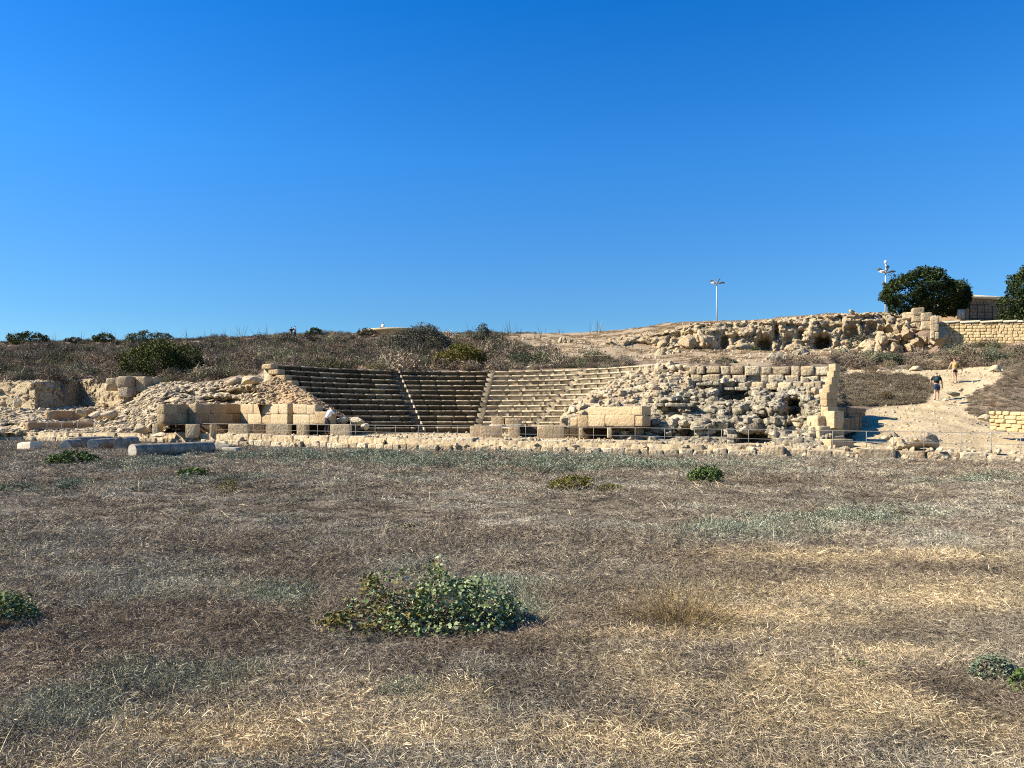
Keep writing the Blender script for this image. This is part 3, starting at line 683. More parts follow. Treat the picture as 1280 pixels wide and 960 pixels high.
mb.build('base', M['ashlar'], pr)
pier(1038, 1055, 33.4, 535, 514, 'upright squared block standing on the base beside the stepped pier', 90, T=.6, grp=None, name='stone_block', cat='stone block', yaw=-1.4)
pier(1033, 1068, 32.2, 561, 549.5, 'long low block lying at the foot of the stepped pier', 91, T=.7, grp=None, name='stone_block', cat='stone block', yaw=-.9)
def f(mb):
    r = np.random.default_rng(39)
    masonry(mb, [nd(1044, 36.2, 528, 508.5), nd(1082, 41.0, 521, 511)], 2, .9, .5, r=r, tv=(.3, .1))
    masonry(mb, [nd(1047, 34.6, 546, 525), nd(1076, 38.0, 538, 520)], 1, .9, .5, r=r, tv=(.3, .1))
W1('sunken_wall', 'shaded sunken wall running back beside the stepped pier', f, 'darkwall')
# ---------------- ruins on the far left ----------------
def f(mb):
    r = np.random.default_rng(41)
    X_ = (-120, -40, 20, 44, 50, 70, 100, 112, 130, 150, 180)
    D_ = [(60, 59, 58, 57.2, 58.6, 60.8, 64.2, 62.6, 61.4, 60.4, 60.5), (60.4, 59.4, 58.4, 57.6, 58.9, 61.1, 64.5, 62.9, 61.7, 60.7, 60.8), (60.8, 59.9, 59, 58.2, 59.3, 61.5, 64.9, 63.2, 62, 61.0, 61.1), (63, 62.5, 62, 62, 62.2, 63.4, 66.4, 65.5, 63.6, 63, 63.4)]
    Y_ = [(514, 514, 514, 512, 511, 510, 508, 508, 508, 506, 503), (496, 496, 496, 494, 494, 494, 493, 493, 492, 491, 490), (480, 479, 478, 478, 478, 477, 476, 475, 479, 481, 481), (479, 478, 477, 477, 476, 475, 474, 473, 477, 478, 478)]
    rows = [[(a, b, c) for a, b, c in zip(X_, dd, yy)] for dd, yy in zip(D_, Y_)]
    loft(mb, rows, amp=.22, freq=.5, stones=.22, ssize=(.12, .42), r=r, blocky=.5, layer=.22, fine=.07)
W1('rock_cut_wall', 'rock cut wall under the scrub hill at far left, partly in shade', f, 'cliff', 'ruin')
def f(mb):
    r = np.random.default_rng(42)
    masonry(mb, [nd(131, 59.5, 481, 473), nd(157, 59.3, 481, 472)], 1, 1.1, 1., WRN, r=r, jit=.05, prot=.08)
    masonry(mb, [nd(133, 59.2, 487, 481), nd(162, 60.2, 488, 480)], 1, 1.0, 1., WRN, r=r, jit=.05, prot=.08)
    masonry(mb, [nd(160, 58.6, 497, 471.5), nd(182, 60.8, 494, 472)], 2, 1.1, .9, WRN, r=r, jit=.05, prot=.06)
    masonry(mb, [nd(182, 59.2, 490, 471.5), nd(203, 61.0, 490, 472)], 2, 1.0, .9, WRN, r=r, jit=.05, prot=.06)
W1('terrace_wall', 'stacked weathered blocks below the large green bush at left', f, 'rubble')
def f(mb):
    r = np.random.default_rng(43)
    X_ = (-120, -40, 10, 34, 60, 92, 118, 140, 165, 200)
    D_ = [(51.2, 51, 50.8, 50.6, 50.5, 50.2, 50, 49.6, 49, 48.4), (52.5, 52.5, 52, 51.2, 52.6, 54.6, 54.8, 51.2, 49.8, 49.2), (53.5, 53.5, 53, 51.8, 53.3, 55.3, 55.6, 52.2, 50.2, 49.8),
          (54.2, 54.2, 54, 53, 54.4, 57.2, 58.4, 54.5, 51, 50.2), (56, 56, 56, 55.4, 55.0, 58.2, 59.6, 59.4, 53, 52), (59.5, 59.5, 58.4, 58, 60.0, 62.5, 64, 61.5, 57, 54)]
    Y_ = [(541, 541, 541, 541, 541, 541, 541, 541, 543, 543), (534, 534, 534, 537, 537, 537, 536, 536, 533, 531), (531, 530, 529, 528, 528, 527, 527, 529, 529, 526),
          (526, 525, 524, 523, 525, 525, 524, 523, 523, 518), (519, 519, 518, 517, 515, 513, 512, 513, 512, 505), (511, 511, 510, 509, 510, 509, 508, 508, 503, 498)]
    rows = [[(a, b, c) for a, b, c in zip(X_, dd, yy)] for dd, yy in zip(D_, Y_)]
    loft(mb, rows, amp=.30, freq=.55, stones=.8, ssize=(.10, .40), r=r, blocky=.6, layer=.15, dents=[(15, 533, 12, 3.5, 1.1)])
W1('rubble_mound', 'pale rubble slope rising behind the railing at far left', f, 'rubble', 'ruin')
def f(mb):
    r = np.random.default_rng(44)
    masonry(mb, [nd(36, 51.2, 538, 528), nd(60, 52.3, 538, 527.5), nd(92, 54.3, 537.5, 526.5), nd(116, 55.0, 537, 526.5)], 1, 1.4, .6, WRN, r=r, tv=(.3, .1))
    masonry(mb, [nd(66, 54.4, 526, 514.5), nd(92, 57.0, 526, 513), nd(118, 58.9, 525, 512)], 1, 1.8, .6, WRN, r=r, tv=(.3, .1))
W1('terrace_wall', 'low shaded stone ledges in two steps at left, behind the column drums', f, 'brownrub')
def f(mb):
    r = np.random.default_rng(45)
    rows = [[(140, 49.2, 538), (165, 48.6, 541), (190, 46.6, 541), (206, 46.2, 538), (225, 48.6, 512), (260, 50.0, 509), (300, 50.8, 507), (330, 48.6, 506), (346, 47.6, 506)],
            [(142, 50.6, 530), (166, 50.2, 528), (188, 48.6, 524), (206, 48.2, 518), (225, 50.2, 504), (260, 51.4, 503), (300, 51.8, 501), (330, 49.8, 499), (346, 48.6, 496)],
            [(150, 52.8, 520), (170, 52.4, 514), (190, 51.6, 506), (206, 51.0, 500), (225, 51.8, 496), (260, 53.2, 495), (300, 53.2, 494), (330, 51.0, 490), (346, 49.6, 486)],
            [(160, 56.2, 505), (175, 55.6, 498), (190, 55.4, 491), (206, 55.0, 489), (225, 55.0, 487), (260, 55.2, 486), (300, 54.6, 483), (330, 52.6, 477), (346, 50.6, 474)],
            [(178, 58.5, 492), (186, 58.3, 488), (195, 58.3, 484), (208, 58.3, 482), (225, 58.2, 480), (260, 58.3, 480), (290, 57.6, 477), (325, 55.6, 471), (346, 52.6, 469)],
            [(180, 61.5, 484), (190, 61.5, 481), (200, 61.5, 479), (210, 61.5, 479), (225, 61.5, 478), (260, 61.0, 478), (290, 59.8, 475), (325, 57.6, 470), (346, 55.6, 467)]]
    loft(mb, rows, amp=.5, freq=.6, stones=1.0, ssize=(.10, .40), r=r, blocky=.7, layer=.25, dents=[(275, 500, 28, 4, 2.0), (288, 490, 24, 3, 1.4), (210, 500, 8, 5, 1.2), (195, 535, 8, 4, 1.2), (318, 492, 8, 7, 1.4), (232, 492, 16, 3, 1.2), (180, 508, 8, 3, 1.)])
W1('rubble_mound', 'broken heap of pale rubble above the shaded squared wall', f, 'rubble', 'ruin')
def rock(name, label, px, d, y, s, seed, tm=ROC, mat='rubble', grp=None, cat='rock', rot=.3, tint=.6, zb=None, yaw=None):
    r = np.random.default_rng(seed); mb = MB(); z = PZ(y, d) if zb is None else zb
    n = 1; place(mb, tm, np.array([[0, 0, s[2]*.85]]), [s], randrot(1, rot, r)@rotz(r.uniform(-.6, .6, 1) if yaw is None else np.array([yaw])), tint, r)
    o = mb.build(name, M[mat]); o.location = (PX(px, d), d, z); return tag(o, label, cat, grp)
rock('fallen_block', 'large loose block lying on the rubble edge, left of the seats top row', 293, 55.5, 481, (.5, .5, .3), 101)
rock('fallen_block', 'widest loose block on the rubble edge beside the seats top row', 316, 53.5, 480, (.75, .5, .34), 102)
rock('fallen_block', 'cubic pale block on the ledge behind the railing at left', 121, 53.5, 524, (.5, .45, .3), 103)
rock('fallen_block', 'long pale block on the ledge behind the railing at left', 137, 52.6, 523.5, (.62, .4, .36), 104)
rock('fallen_block', 'pale upright slab leaning on the rock cut wall at far left', 21, 56.5, 508, (.3, .16, .42), 105, tint=1)
rock('fallen_block', 'pale cubic block before the narrow pier at left', 176, 45.6, 541, (.36, .3, .26), 106)
rock('fallen_block', 'small pale block on the ledge, left of the cubic one', 102, 55.4, 520, (.28, .3, .28), 107)
rock('fallen_block', 'block with a lit left face in the middle of the right rubble mass', 850, 38.4, 531, (.55, .5, .28), 108, tint=.9)
rock('fallen_block', 'angular pale stone beside the two visitors at the seats edge', 428, 44.4, 530, (.35, .3, .26), 109, tint=.95)
rock('fallen_block', 'pale stone at the lowest seat, right of the two visitors', 445, 44.8, 531, (.42, .3, .24), 110, tint=.95)
rock('fallen_block', 'low pale stone in front of the dark recess at far left end of piers', 200, 43.6, 546, (.5, .3, .14), 112, tint=.8)
rock('fallen_block', 'small stone at the railing foot below the lowest seats', 457, 44.4, 537, (.24, .2, .24), 113, tint=.95)
# ---------------- cliff, retaining wall and building on the right skyline ----------------
mb = MB(); r = np.random.default_rng(51)
top = {740: 435, 765: 424, 800: 420, 830: 417.5, 850: 411, 868: 406, 890: 405, 920: 404, 950: 402.5, 980: 401, 1010: 397, 1050: 394, 1090: 393, 1120: 392.5, 1150: 394, 1176: 404}
bot = {740: 437, 765: 440, 800: 446, 830: 438, 850: 434, 868: 433, 890: 440, 920: 444, 950: 441, 980: 438, 1010: 438, 1050: 444, 1090: 450, 1120: 450, 1150: 446, 1176: 442}
cs = sorted(top); base_d = [79 if c < 860 else 77.5 for c in cs]
rows = [[(c, bd, bot[c]) for c, bd in zip(cs, base_d)], [(c, bd+.7, bot[c]*.62+top[c]*.38) for c, bd in zip(cs, base_d)], [(c, bd+1.1, bot[c]*.2+top[c]*.8) for c, bd in zip(cs, base_d)],
        [(c, bd+1.9, top[c]) for c, bd in zip(cs, base_d)], [(c, bd+8, top[c]-.3) for c, bd in zip(cs, base_d)]]
dn = [(797, 436, 15, 8, 3.2), (955, 431, 9, 9, 3.0), (1028, 428, 9.5, 8.5, 4.5), (905, 428, 5, 10, 1.8), (970, 414, 3, 10, 1.6), (868, 424, 9, 7, 1.6), (1000, 418, 4, 7, .9), (1065, 415, 7, 9, 1.5), (985, 424, 5, 6, .9), (1110, 418, 8, 9, 1.4), (1090, 408, 6, 5, 1.0), (1135, 422, 7, 7, 1.3), (845, 436, 12, 3, -1.2), (920, 436, 16, 5, -1.3), (1075, 436, 16, 7, -1.4), (830, 432, 8, 5, -1)]
loft(mb, rows, cell=.17, amp=.55, freq=.3, blocky=.5, bz=.9, bw=1.1, layer=.42, upk=.2, stones=.12, ssize=(.12, .5), tm=ROC+WRN, r=r, dents=dn, fine=.26, skirt=3)
tag(mb.build('cliff', M['cliff']), kind='structure')
rl = np.random.default_rng(52)
def heap(name, label, px, d, y, wpx, hpx, n, s, seed, mat='cliff', cat='rocks', tm=RUB, tv=.5):
    r = np.random.default_rng(seed); mb = MB(); W_ = wpx/F*d; H_ = hpx/F*d
    u = r.uniform(-1, 1, n); c = np.stack([u*W_/2, r.uniform(-.5, .5, n)*W_*.4, r.random(n)*H_*(1-np.abs(u)**2)*.8], 1)
    sz = s*r.uniform(.3, .85, (n, 3)); place(mb, tm, c, sz, randrot(n, .8, r), np.clip(r.normal(tv, .2, n), 0, 1), r)
    o = mb.build(name, M[mat]); o.location = (PX(px, d), d, PZ(y, d)); return tag(o, label, cat)
heap('boulder_heap', 'heap of grey boulders below the small square cave, with a shadow at its right', 1001, 68, 454, 34, 15, 60, .7, 201, 'greyrub')
heap('boulder_heap', 'slanting rock slabs stacked at the left end of the cliff', 873, 76, 433, 34, 16, 26, 1.1, 202, 'cliff', tm=ROC)
heap('boulder_heap', 'low outcrop of pale rocks on the sandy slope, right of the big cave', 838, 72, 446, 36, 8, 26, .8, 203, 'cliff')
heap('boulder_heap', 'tumbled pale slabs at the right end of the cliff beside the yellow wall', 1120, 72, 444, 90, 40, 130, .72, 204, 'cliff', tm=ROC)
heap('boulder_heap', 'scattered boulders at the foot of the cliff, right of the square cave', 1062, 74, 448, 40, 14, 40, .8, 205, 'greyrub')
heap('boulder_heap', 'small rocks on the sandy slope at the left of the big cave', 742, 82, 436, 36, 8, 16, .6, 206, 'cliff')
heap('boulder_heap', 'few low rocks high on the sandy slope, farthest left of the rocks', 701, 84, 431, 30, 7, 12, .6, 207, 'cliff')
heap('boulder_heap', 'low grey rocks behind the upper block courses of the right ruins', 969, 60, 455, 26, 9, 9, .8, 208, 'greyrub')
heap('boulder_heap', 'pale rocks at the right edge below the yellow wall', 1276, 64, 440, 18, 12, 12, .6, 209, 'cliff')
rock('boulder', 'tall rounded boulder between the cliff slabs and the yellow wall', 1173, 68, 431, (.7, .7, .85), 210, mat='cliff', rot=.2)
rock('boulder', 'white rock among the hill scrub, below the big grey bush', 535, 72, 450, (.5, .35, .3), 211, mat='coping')
rock('boulder', 'leftmost of the three white stones behind the top row of seats', 664, 60, 460.5, (.36, .25, .13), 212, mat='coping')
rock('boulder', 'middle one of the three white stones behind the top row of seats', 677, 60, 460.5, (.36, .25, .13), 213, mat='coping')
rock('boulder', 'rightmost of the three white stones behind the top row of seats', 689, 60, 459.5, (.42, .3, .15), 214, mat='coping')
rock('boulder', 'boulder beside the path just right of the climbing woman', 1243, 52, 467, (.33, .3, .3), 215)
rock('boulder', 'ochre rock at the path edge, left of the climbing woman', 1145, 56, 464, (.38, .3, .2), 216)
rock('boulder', 'dark lumpy rock in the middle of the sandy path', 1192, 45.5, 495, (.35, .22, .14), 217, mat='greyrub', tint=.1)
rock('boulder', 'small pale rock on the path, right of the man with the backpack', 1182, 45, 501, (.18, .15, .1), 218, tint=.9)
rock('boulder', 'small rock on the path above the dark lumpy one', 1201, 47.2, 489.5, (.16, .14, .14), 219)
rock('boulder', 'rock at the left end of the low yellow wall', 1231, 39, 526, (.28, .25, .18), 220)
# fallen masonry lump by the right railing
r = np.random.default_rng(53); mb = MB()
place(mb, ROC, np.array([[0, 0, .30]]), [[.95, .5, .30]], rotz(np.array([.05])), .6, r); place(mb, ROC, np.array([[.5, .05, .40]]), [[.48, .45, .42]], rotz(np.array([-.2])), .3, r)
n = 26; place(mb, RUB, np.stack([r.uniform(-1.1, .3, n), r.uniform(-.5, .3, n), r.uniform(.05, .6, n)], 1), r.uniform(.07, .18, (n, 3)), randrot(n, 1, r), r.random(n), r)
o = mb.build('fallen_masonry', M['rubble']); o.location = (PX(1141, 31.4), 31.4, PZ(561, 31.4)); tag(o, 'long lump of fallen masonry on the sand behind the railing at right', 'fallen masonry')
# yellow rebuilt walls
rw = thing('retaining_wall', 'yellowish masonry retaining wall with pale coping at top right', 'wall', (PX(1230, 67), 67, PZ(431, 67)))
mb = MB(); r = np.random.default_rng(54); masonry(mb, [nd(1173, 68.2, 434, 403.5), nd(1200, 67.3, 434, 403.3), nd(1290, 64.2, 433, 402), nd(1420, 59.4, 431, 401)], 8, .42, .6, WRN, .012, .02, .02, r, prot=.02, tv=(.5, .25)); mb.build('masonry', M['newwall'], rw)
mb = MB(); r = np.random.default_rng(55); masonry(mb, [nd(1174, 68.1, 403.6, 401.2), nd(1200, 67.2, 403.4, 401), nd(1290, 64.1, 402.1, 399.8), nd(1420, 59.3, 401, 399)], 1, 1.5, 1.1, BLK, .006, .0, .0, r, prot=.01, tv=(.6, .2)); mb.build('coping', M['coping'], rw)
def f(mb):
    r = np.random.default_rng(56)
    masonry(mb, [nd(1163, 67.3, 422, 395.5), nd(1174, 67.0, 425, 396)], 3, .8, 1.0, WRN, r=r, jit=.03)
    masonry(mb, [nd(1152, 67.9, 412, 390.5), nd(1166, 67.6, 412, 391)], 2, 1.0, 1.0, WRN, r=r, jit=.03)
    masonry(mb, [nd(1141, 68.5, 402, 385.5), nd(1156, 68.2, 402, 384.5)], 2, 1.0, 1.0, WRN, r=r, jit=.03)
    masonry(mb, [nd(1128, 69.5, 398, 391), nd(1143, 69, 398, 390)], 1, 1.0, 1.0, WRN, r=r, jit=.03)
W1('stepped_wall', 'stepped end of big pale blocks rising left under the round tree', f, 'rubble')
mb = MB(); r = np.random.default_rng(57); masonry(mb, [nd(1236, 36.4, 537, 513.5), nd(1290, 34.6, 543, 515), nd(1420, 32.0, 552, 520)], 5, .40, .5, WRN, .015, .02, .03, r, prot=.03, tv=(.6, .25))
tag(mb.build('retaining_wall', M['newwall']), 'low yellow retaining wall beside the path at the right edge', 'wall')
rock('boulder', 'small squarish stone standing alone on the cliff top skyline', 1065, 80, 393.5, (.28, .25, .30), 221, mat='cliff')
bd = thing('stone_building', 'low flat roofed old stone building behind the trees at right', 'building', (PX(1230, 82), 82, PZ(397, 82)))
def slab(mb, a, b, T, z0, z1, tint=.5):
    a = np.array(a, float); b = np.array(b, float); u = (b-a)/np.linalg.norm(b-a); n = np.array([-u[1], u[0]])
    v = []
    for z in (z0, z1):
        for p in (a, b, b+n*T, a+n*T): v.append([p[0], p[1], z])
    mb.add(v, [[0, 1, 5, 4], [1, 2, 6, 5], [2, 3, 7, 6], [3, 0, 4, 7], [4, 5, 6, 7], [3, 2, 1, 0]], tint=tint)
ba = (PX(1200, 80), 80); bb = (PX(1300, 83), 83); zt = PZ(374, 81)
mb = MB(); r = np.random.default_rng(58)
masonry(mb, [(1200, 80, PZ(402, 80), zt), (1300, 83, PZ(402, 80), zt)], 7, .5, 3., BLK, .01, .01, .01, r, prot=.01, tv=(.5, .25)); mb.build('wall', M['darkwall'], bd)
mb = MB(); a = np.array(ba); b = np.array(bb); u = (b-a)/np.linalg.norm(b-a); nn = np.array([-u[1], u[0]]); slab(mb, a-u*.3-nn*.3, b+u*.3-nn*.3, 3.6, zt+.01, zt+.32); mb.build('roof', M['coping'], bd)
gt = thing('iron_fence', 'dark iron fence with thin bars before the stone building', 'fence', (PX(1235, 73), 73, PZ(400, 73)))
for i, px in enumerate(np.arange(1212, 1290, 9.5)):
    mb = MB(); d = 72.5; tube(mb, [V(px, d, PZ(400.5, d)), V(px, d, PZ(380.5, d))], .035, 6); mb.build('post', M['gate'], gt)
for y in (380.5, 390, 398):
    mb = MB(); tube(mb, [P(1212, 72.5, y), P(1288, 72.5, y)], .025, 6); mb.build('rail', M['gate'], gt)
tube_ = tube
for (px, lb) in ((1199, 'pale stone post under the right side of the round tree, left one'), (1203, 'pale stone post under the round tree, right one nearer the iron fence')):
    mb = MB(); box(mb, (0, 0, .45), (.25, .25, .9)); o = mb.build('stone_bollard', M['coping']); o.location = (PX(px, 70.5), 70.5, PZ(399, 70.5)); tag(o, lb, 'post', 'pale posts under the round tree')
# round platform with the people on top, on the crest
pd = 106.0; mb = MB(); cxp = PX(500, pd+5); rp = 5.6; zb, zt = PZ(420, pd), PZ(410, pd)
th = np.linspace(0, 2*np.pi, 65)[:-1]; prof = [(rp, zb-1.5), (rp, zt-.35), (rp+.15, zt-.33), (rp+.15, zt-.03), (rp+.1, zt), (0.01, zt+.12)]
v = np.array([[cxp+a*math.cos(t), pd+5+a*math.sin(t), z] for t in th for (a, z) in prof]); m_ = len(prof); i = np.arange(64)[:, None]*m_; j = np.arange(m_-1)[None]; i2 = ((np.arange(64)+1) % 64)[:, None]*m_
mb.add(v, np.stack([i+j, i2+j, i2+j+1, i+j+1], -1).reshape(-1, 4), tint=np.tile([.3, .4, .8, .8, .7, .7], 64)); tag(mb.build('round_platform', M['newwall']), 'low round stone platform on the crest of the scrub hill', 'platform')

# ---------------- floodlight poles ----------------
def floodlight(px, d, ybase, ytop, label, extra=False, seed=0):
    t = thing('floodlight_pole', label, 'lamp post', (PX(px, d), d, PZ(ybase, d)), 'floodlight poles on the skyline')
    H_ = (ybase-ytop)/F*d; b = np.array(t.location)
    mb = MB(); tube(mb, [b+[0, 0, -.5], b+[0, 0, H_*.5], b+[0, 0, H_]], [.11, .09, .07], 10); mb.build('pole', M['pole'], t)
    mb = MB(); tube(mb, [b+[-.55, 0, H_-.12], b+[.55, 0, H_-.12]], .05, 8); tube(mb, [b+[0, -.5, H_-.12], b+[0, .5, H_-.12]], .05, 8); mb.build('crossarm', M['pole'], t)
    for (dx, dy, dz, ax, mt) in ((-.62, 0, .22, -.5, 'lamp'), (.28, .3, .34, 1.05, 'lamp'), (.62, -.1, 0., -.08, 'lamp'), (-.5, -.35, -.02, .1, 'lampw')):
        mb = MB(); v, q = subcube(2); v = v*np.array([.34, .2, .075]); v[:, 0] *= 1-.25*(v[:, 2] > 0)
        ca, sa = math.cos(ax), math.sin(ax); v = v@np.array([[ca, 0, -sa], [0, 1, 0], [sa, 0, ca]]).T
        mb.add(v+b+np.array([dx, dy, H_+dz]), q); tube(mb, [b+[dx, dy, H_+dz], b+[dx*.6, dy*.6, H_-.12]], .025, 6); mb.build('lamp_head', M[mt], t)
    if extra:
        mb = MB(); v, q = stone_tmpl(3, 2.2, 0, 1); mb.add(v*np.array([.16, .16, .2])+b+[0, 0, H_+1.05], q); tube(mb, [b+[0, 0, H_], b+[0, 0, H_+.9]], .04, 6); mb.build('camera_head', M['lampw'], t)
        mb = MB(); mb.add(v*np.array([.17, .17, .2])+b+[0.1, -.1, H_+.55], q); mb.build('lamp_head', M['lamp'], t)
        mb = MB(); mb.add(v*np.array([.2, .18, .2])+b+[-.25, 0, H_-1.3], q); mb.build('camera_head', M['lamp'], t)
floodlight(896, 100, 405, 353.5, 'thin floodlight pole alone on the skyline above the cliff')
floodlight(1107, 84, 394, 339.5, 'floodlight pole at the left edge of the round tree', True)

# ---------------- the railing ----------------
fr = thing('metal_railing', 'thin metal post and rail fence running along the front of the ruins', 'fence', (PX(640, 36), 36, .5))
pxs = [-60, -36, -16, 4, 22, 41, 59, 77, 97, 117, 137, 157, 183, 201, 220, 244, 268, 292, 317, 344, 371, 397, 421, 444.5, 469, 494.5, 523, 547.5, 572, 597, 627, 657, 700, 742, 763, 794, 831, 868, 902, 935.6, 969, 1006, 1041, 1083, 1117, 1155, 1201, 1239, 1276, 1318, 1362]
ptop = []; pmid = []; dfen = lambda px: dw(px)+np.interp(px, [0, 900, 1040, 1280], [1.5, 1.3, .9, .7])
for px in pxs:
    d = dfen(px); zb = floorz(px); yt = np.interp(px, [0, 220, 450, 760, 935, 1041, 1280], [528.3, 529.2, 531.3, 534, 537.2, 538.5, 541.5]); zt = PZ(yt, d)
    mb = MB(); rr = .013; tube(mb, [V(px, d, zb-.02), V(px, d, zt)], rr, 6); mb.build('post', M['rail'], fr)
    ptop.append(V(px, d, zt)); pmid.append(V(px, d, zb+(zt-zb)*.45))
mb = MB(); tube(mb, ptop, .013, 6); mb.build('rail', M['rail'], fr)
mb = MB(); tube(mb, pmid, .009, 6); mb.build('rail', M['rail'], fr)

# ---------------- column drums lying in the field ----------------
def column(px0, y0, px1, d0, d1, rad, label, seed, tint=.4, endt=1., mat='granite', name='fallen_column', cat='column'):
    r = np.random.default_rng(seed); mb = MB(); a = np.array([PX(px0, d0), d0, rad*.93]); b = np.array([PX(px1, d1), d1, rad*.93])
    u = (b-a)/np.linalg.norm(b-a); s = np.array([0, 0, 1.]); e = np.cross(u, s); e /= np.linalg.norm(e); s = np.cross(e, u); L = np.linalg.norm(b-a)
    n = 28; m_ = max(4, int(L/.12)); th = np.arange(n)/n*2*np.pi; ts = np.linspace(0, L, m_)
    rad_ = np.full(m_, rad); rad_[0] *= .965; ts[1] = min(ts[1], .02); rad_[-1] *= .96
    p = a+u*ts[:, None, None]+rad_[:, None, None]*(np.cos(th)[None, :, None]*e+np.sin(th)[None, :, None]*s)
    nv = fbm(p.reshape(-1, 3)*2.2+seed, 4, seed).reshape(m_, n)-.5
    c = a+u*ts[:, None, None]; chip = fbm(p.reshape(-1, 3)*5+seed*3, 2, seed+4).reshape(m_, n); edge = np.exp(-np.minimum(ts, L-ts)/.12)[:, None]; p = c+(p-c)*(1+nv[..., None]*.10-(sstep(.5, .75, chip)*(.05+.16*edge))[..., None])
    i = np.arange(m_-1)[:, None]*n; j = np.arange(n)[None]; k = (j+1) % n
    mb.add(p.reshape(-1, 3), np.stack([i+j, i+k, i+n+k, i+n+j], -1).reshape(-1, 4), tint=np.clip(tint+nv.ravel()*.25, 0, 1))
    for (row, cc) in ((0, a), (m_-1, b)):
        ring = p[row]; mid = cc+(ring-cc)*.55+u*r.normal()*.01; v = np.concatenate([ring, mid, [cc]]); q = [[x, (x+1) % n, n+(x+1) % n, n+x] for x in range(n)]; t = [[n+x, n+(x+1) % n, 2*n] for x in range(n)]
        mb.add(v, q, t, endt)
    bs = Vector(((a+b)/2*[1, 1, 0]).tolist()); o = mb.build(name, M[mat], smooth=False); o.data.transform(Matrix.Translation(-bs)); o.location = bs
    return tag(o, label, cat)
column(165, 573, 264, 30.2, 33.6, .285, 'longest grey granite column lying in front of the others', 301, .35)
column(151, 560, 168, 37.5, 39.4, .335, 'short thick column drum at the right end of the back group', 302, .3, .5)
column(116, 560, 144, 37.4, 40.2, .28, 'column with a pale band and dark shaft between two darker drums', 303, .2, .8)
column(82, 560, 99, 37.2, 39.2, .27, 'dark drum with a pale end face, leftmost of the back group', 304, .15, .9)
column(90, 559, 138, 40.6, 43.6, .29, 'long column lying behind the pale banded one', 305, .3, .4)
rock('marble_block', 'white marble slab lying alone, leftmost of the fallen stones', 37, 38.0, 563.5, (.56, .3, .2), 306, MID, 'coping', rot=.1, tint=1., zb=0, yaw=-.45)
rock('column_fragment', 'rough grey column fragment behind the pale one, right of the long column', 281, 35.8, 560, (.42, .3, .2), 307, WRN, 'granite', rot=.3, tint=.5, zb=0)
rock('column_fragment', 'pale pointed column fragment right of the long column', 290, 34.6, 562, (.40, .2, .13), 308, WRN, 'granite', rot=.3, tint=.75, zb=0)
rock('field_stone', 'small brown stone on the ground left of the back drums', 70, 37.0, 562, (.17, .15, .1), 309, RUB, 'brownrub', tint=.4, zb=0)
rock('field_stone', 'white stone lying in the straw right of the leafy bush', 838, 4.68, 848, (.028, .02, .014), 310, RUB, 'coping', tint=1, zb=.03)
rock('field_stone', 'small pale pebble in the grass below the leafy bush, at its left', 446, 4.35, 872, (.014, .012, .01), 311, RUB, 'coping', tint=1, zb=.05)
rock('field_stone', 'round brownish stone in the grass at the right of the straw patch', 1005, 4.98, 824, (.03, .025, .02), 312, RUB, 'brownrub', tint=.5, zb=.02)
# ---------------- bushes and trees ----------------
def leaves(mb, c, size, r, tint, up=.5, aspect=.75, fold=.25):
    """one folded rhombic leaf (two triangles) per centre"""
    n = len(c); nr = r.normal(size=(n, 3)); nr[:, 2] = np.abs(nr[:, 2])+up; nr /= np.linalg.norm(nr, axis=1)[:, None]
    t = r.normal(size=(n, 3)); t -= nr*(t*nr).sum(1)[:, None]; t /= np.linalg.norm(t, axis=1)[:, None]; b = np.cross(nr, t)
    s = (size*r.uniform(.6, 1.35, n))[:, None]/2
    k1 = c-t*s; k2 = c+t*s; w1 = c+b*s*aspect+nr*s*fold+t*s*.1; w2 = c-b*s*aspect+nr*s*fold+t*s*.1
    v = np.stack([k1, w2, k2, w1], 1).reshape(-1, 3); i = np.arange(n)*4
    mb.add(v, None, np.concatenate([np.stack([i, i+1, i+2], 1), np.stack([i, i+2, i+3], 1)]), np.repeat(np.clip(tint, 0, 1), 4))
def crownpts(lobes, n, r, shell=.75, bumps=.16, freq=1.3, flat=0., gap=.22):
    """points in the outer part of a union of lobes (x,y,z,rx,ry,rz), with clumps and gaps"""
    L = np.array(lobes, float); vol = (L[:, 3]*L[:, 4]*L[:, 5])**(2/3); k = r.choice(len(L), n*3, p=vol/vol.sum())
    u = r.normal(size=(n*3, 3)); u /= np.linalg.norm(u, axis=1)[:, None]; rad = shell+(1-shell)*r.random(n*3)**.6
    sc = 1+bumps*2*(fbm(u*2.2+L[k, :3], 3, 61)-.5)
    p = L[k, :3]+u*(rad*sc)[:, None]*L[k, 3:6]
    ok = np.ones(len(p), bool)
    for i, l in enumerate(L):
        q = np.linalg.norm((p-l[:3])/l[3:6], axis=1); ok &= (q > .72) | (k == i)
    g = fbm(p*freq, 3, 63); ok &= g > np.quantile(g, gap)*r.uniform(.88, 1.06, len(p))
    ok &= p[:, 2] > flat
    p = p[ok][:n]; return p
def stems(mb, base, tips, rad, r):
    for t in tips:
        t = np.array(t); m = base+(t-base)*.5+r.normal(size=3)*np.linalg.norm(t-base)*.08; tube(mb, [base+r.normal(size=3)*rad, m, t], [rad, rad*.7, rad*.35], 5, .5)
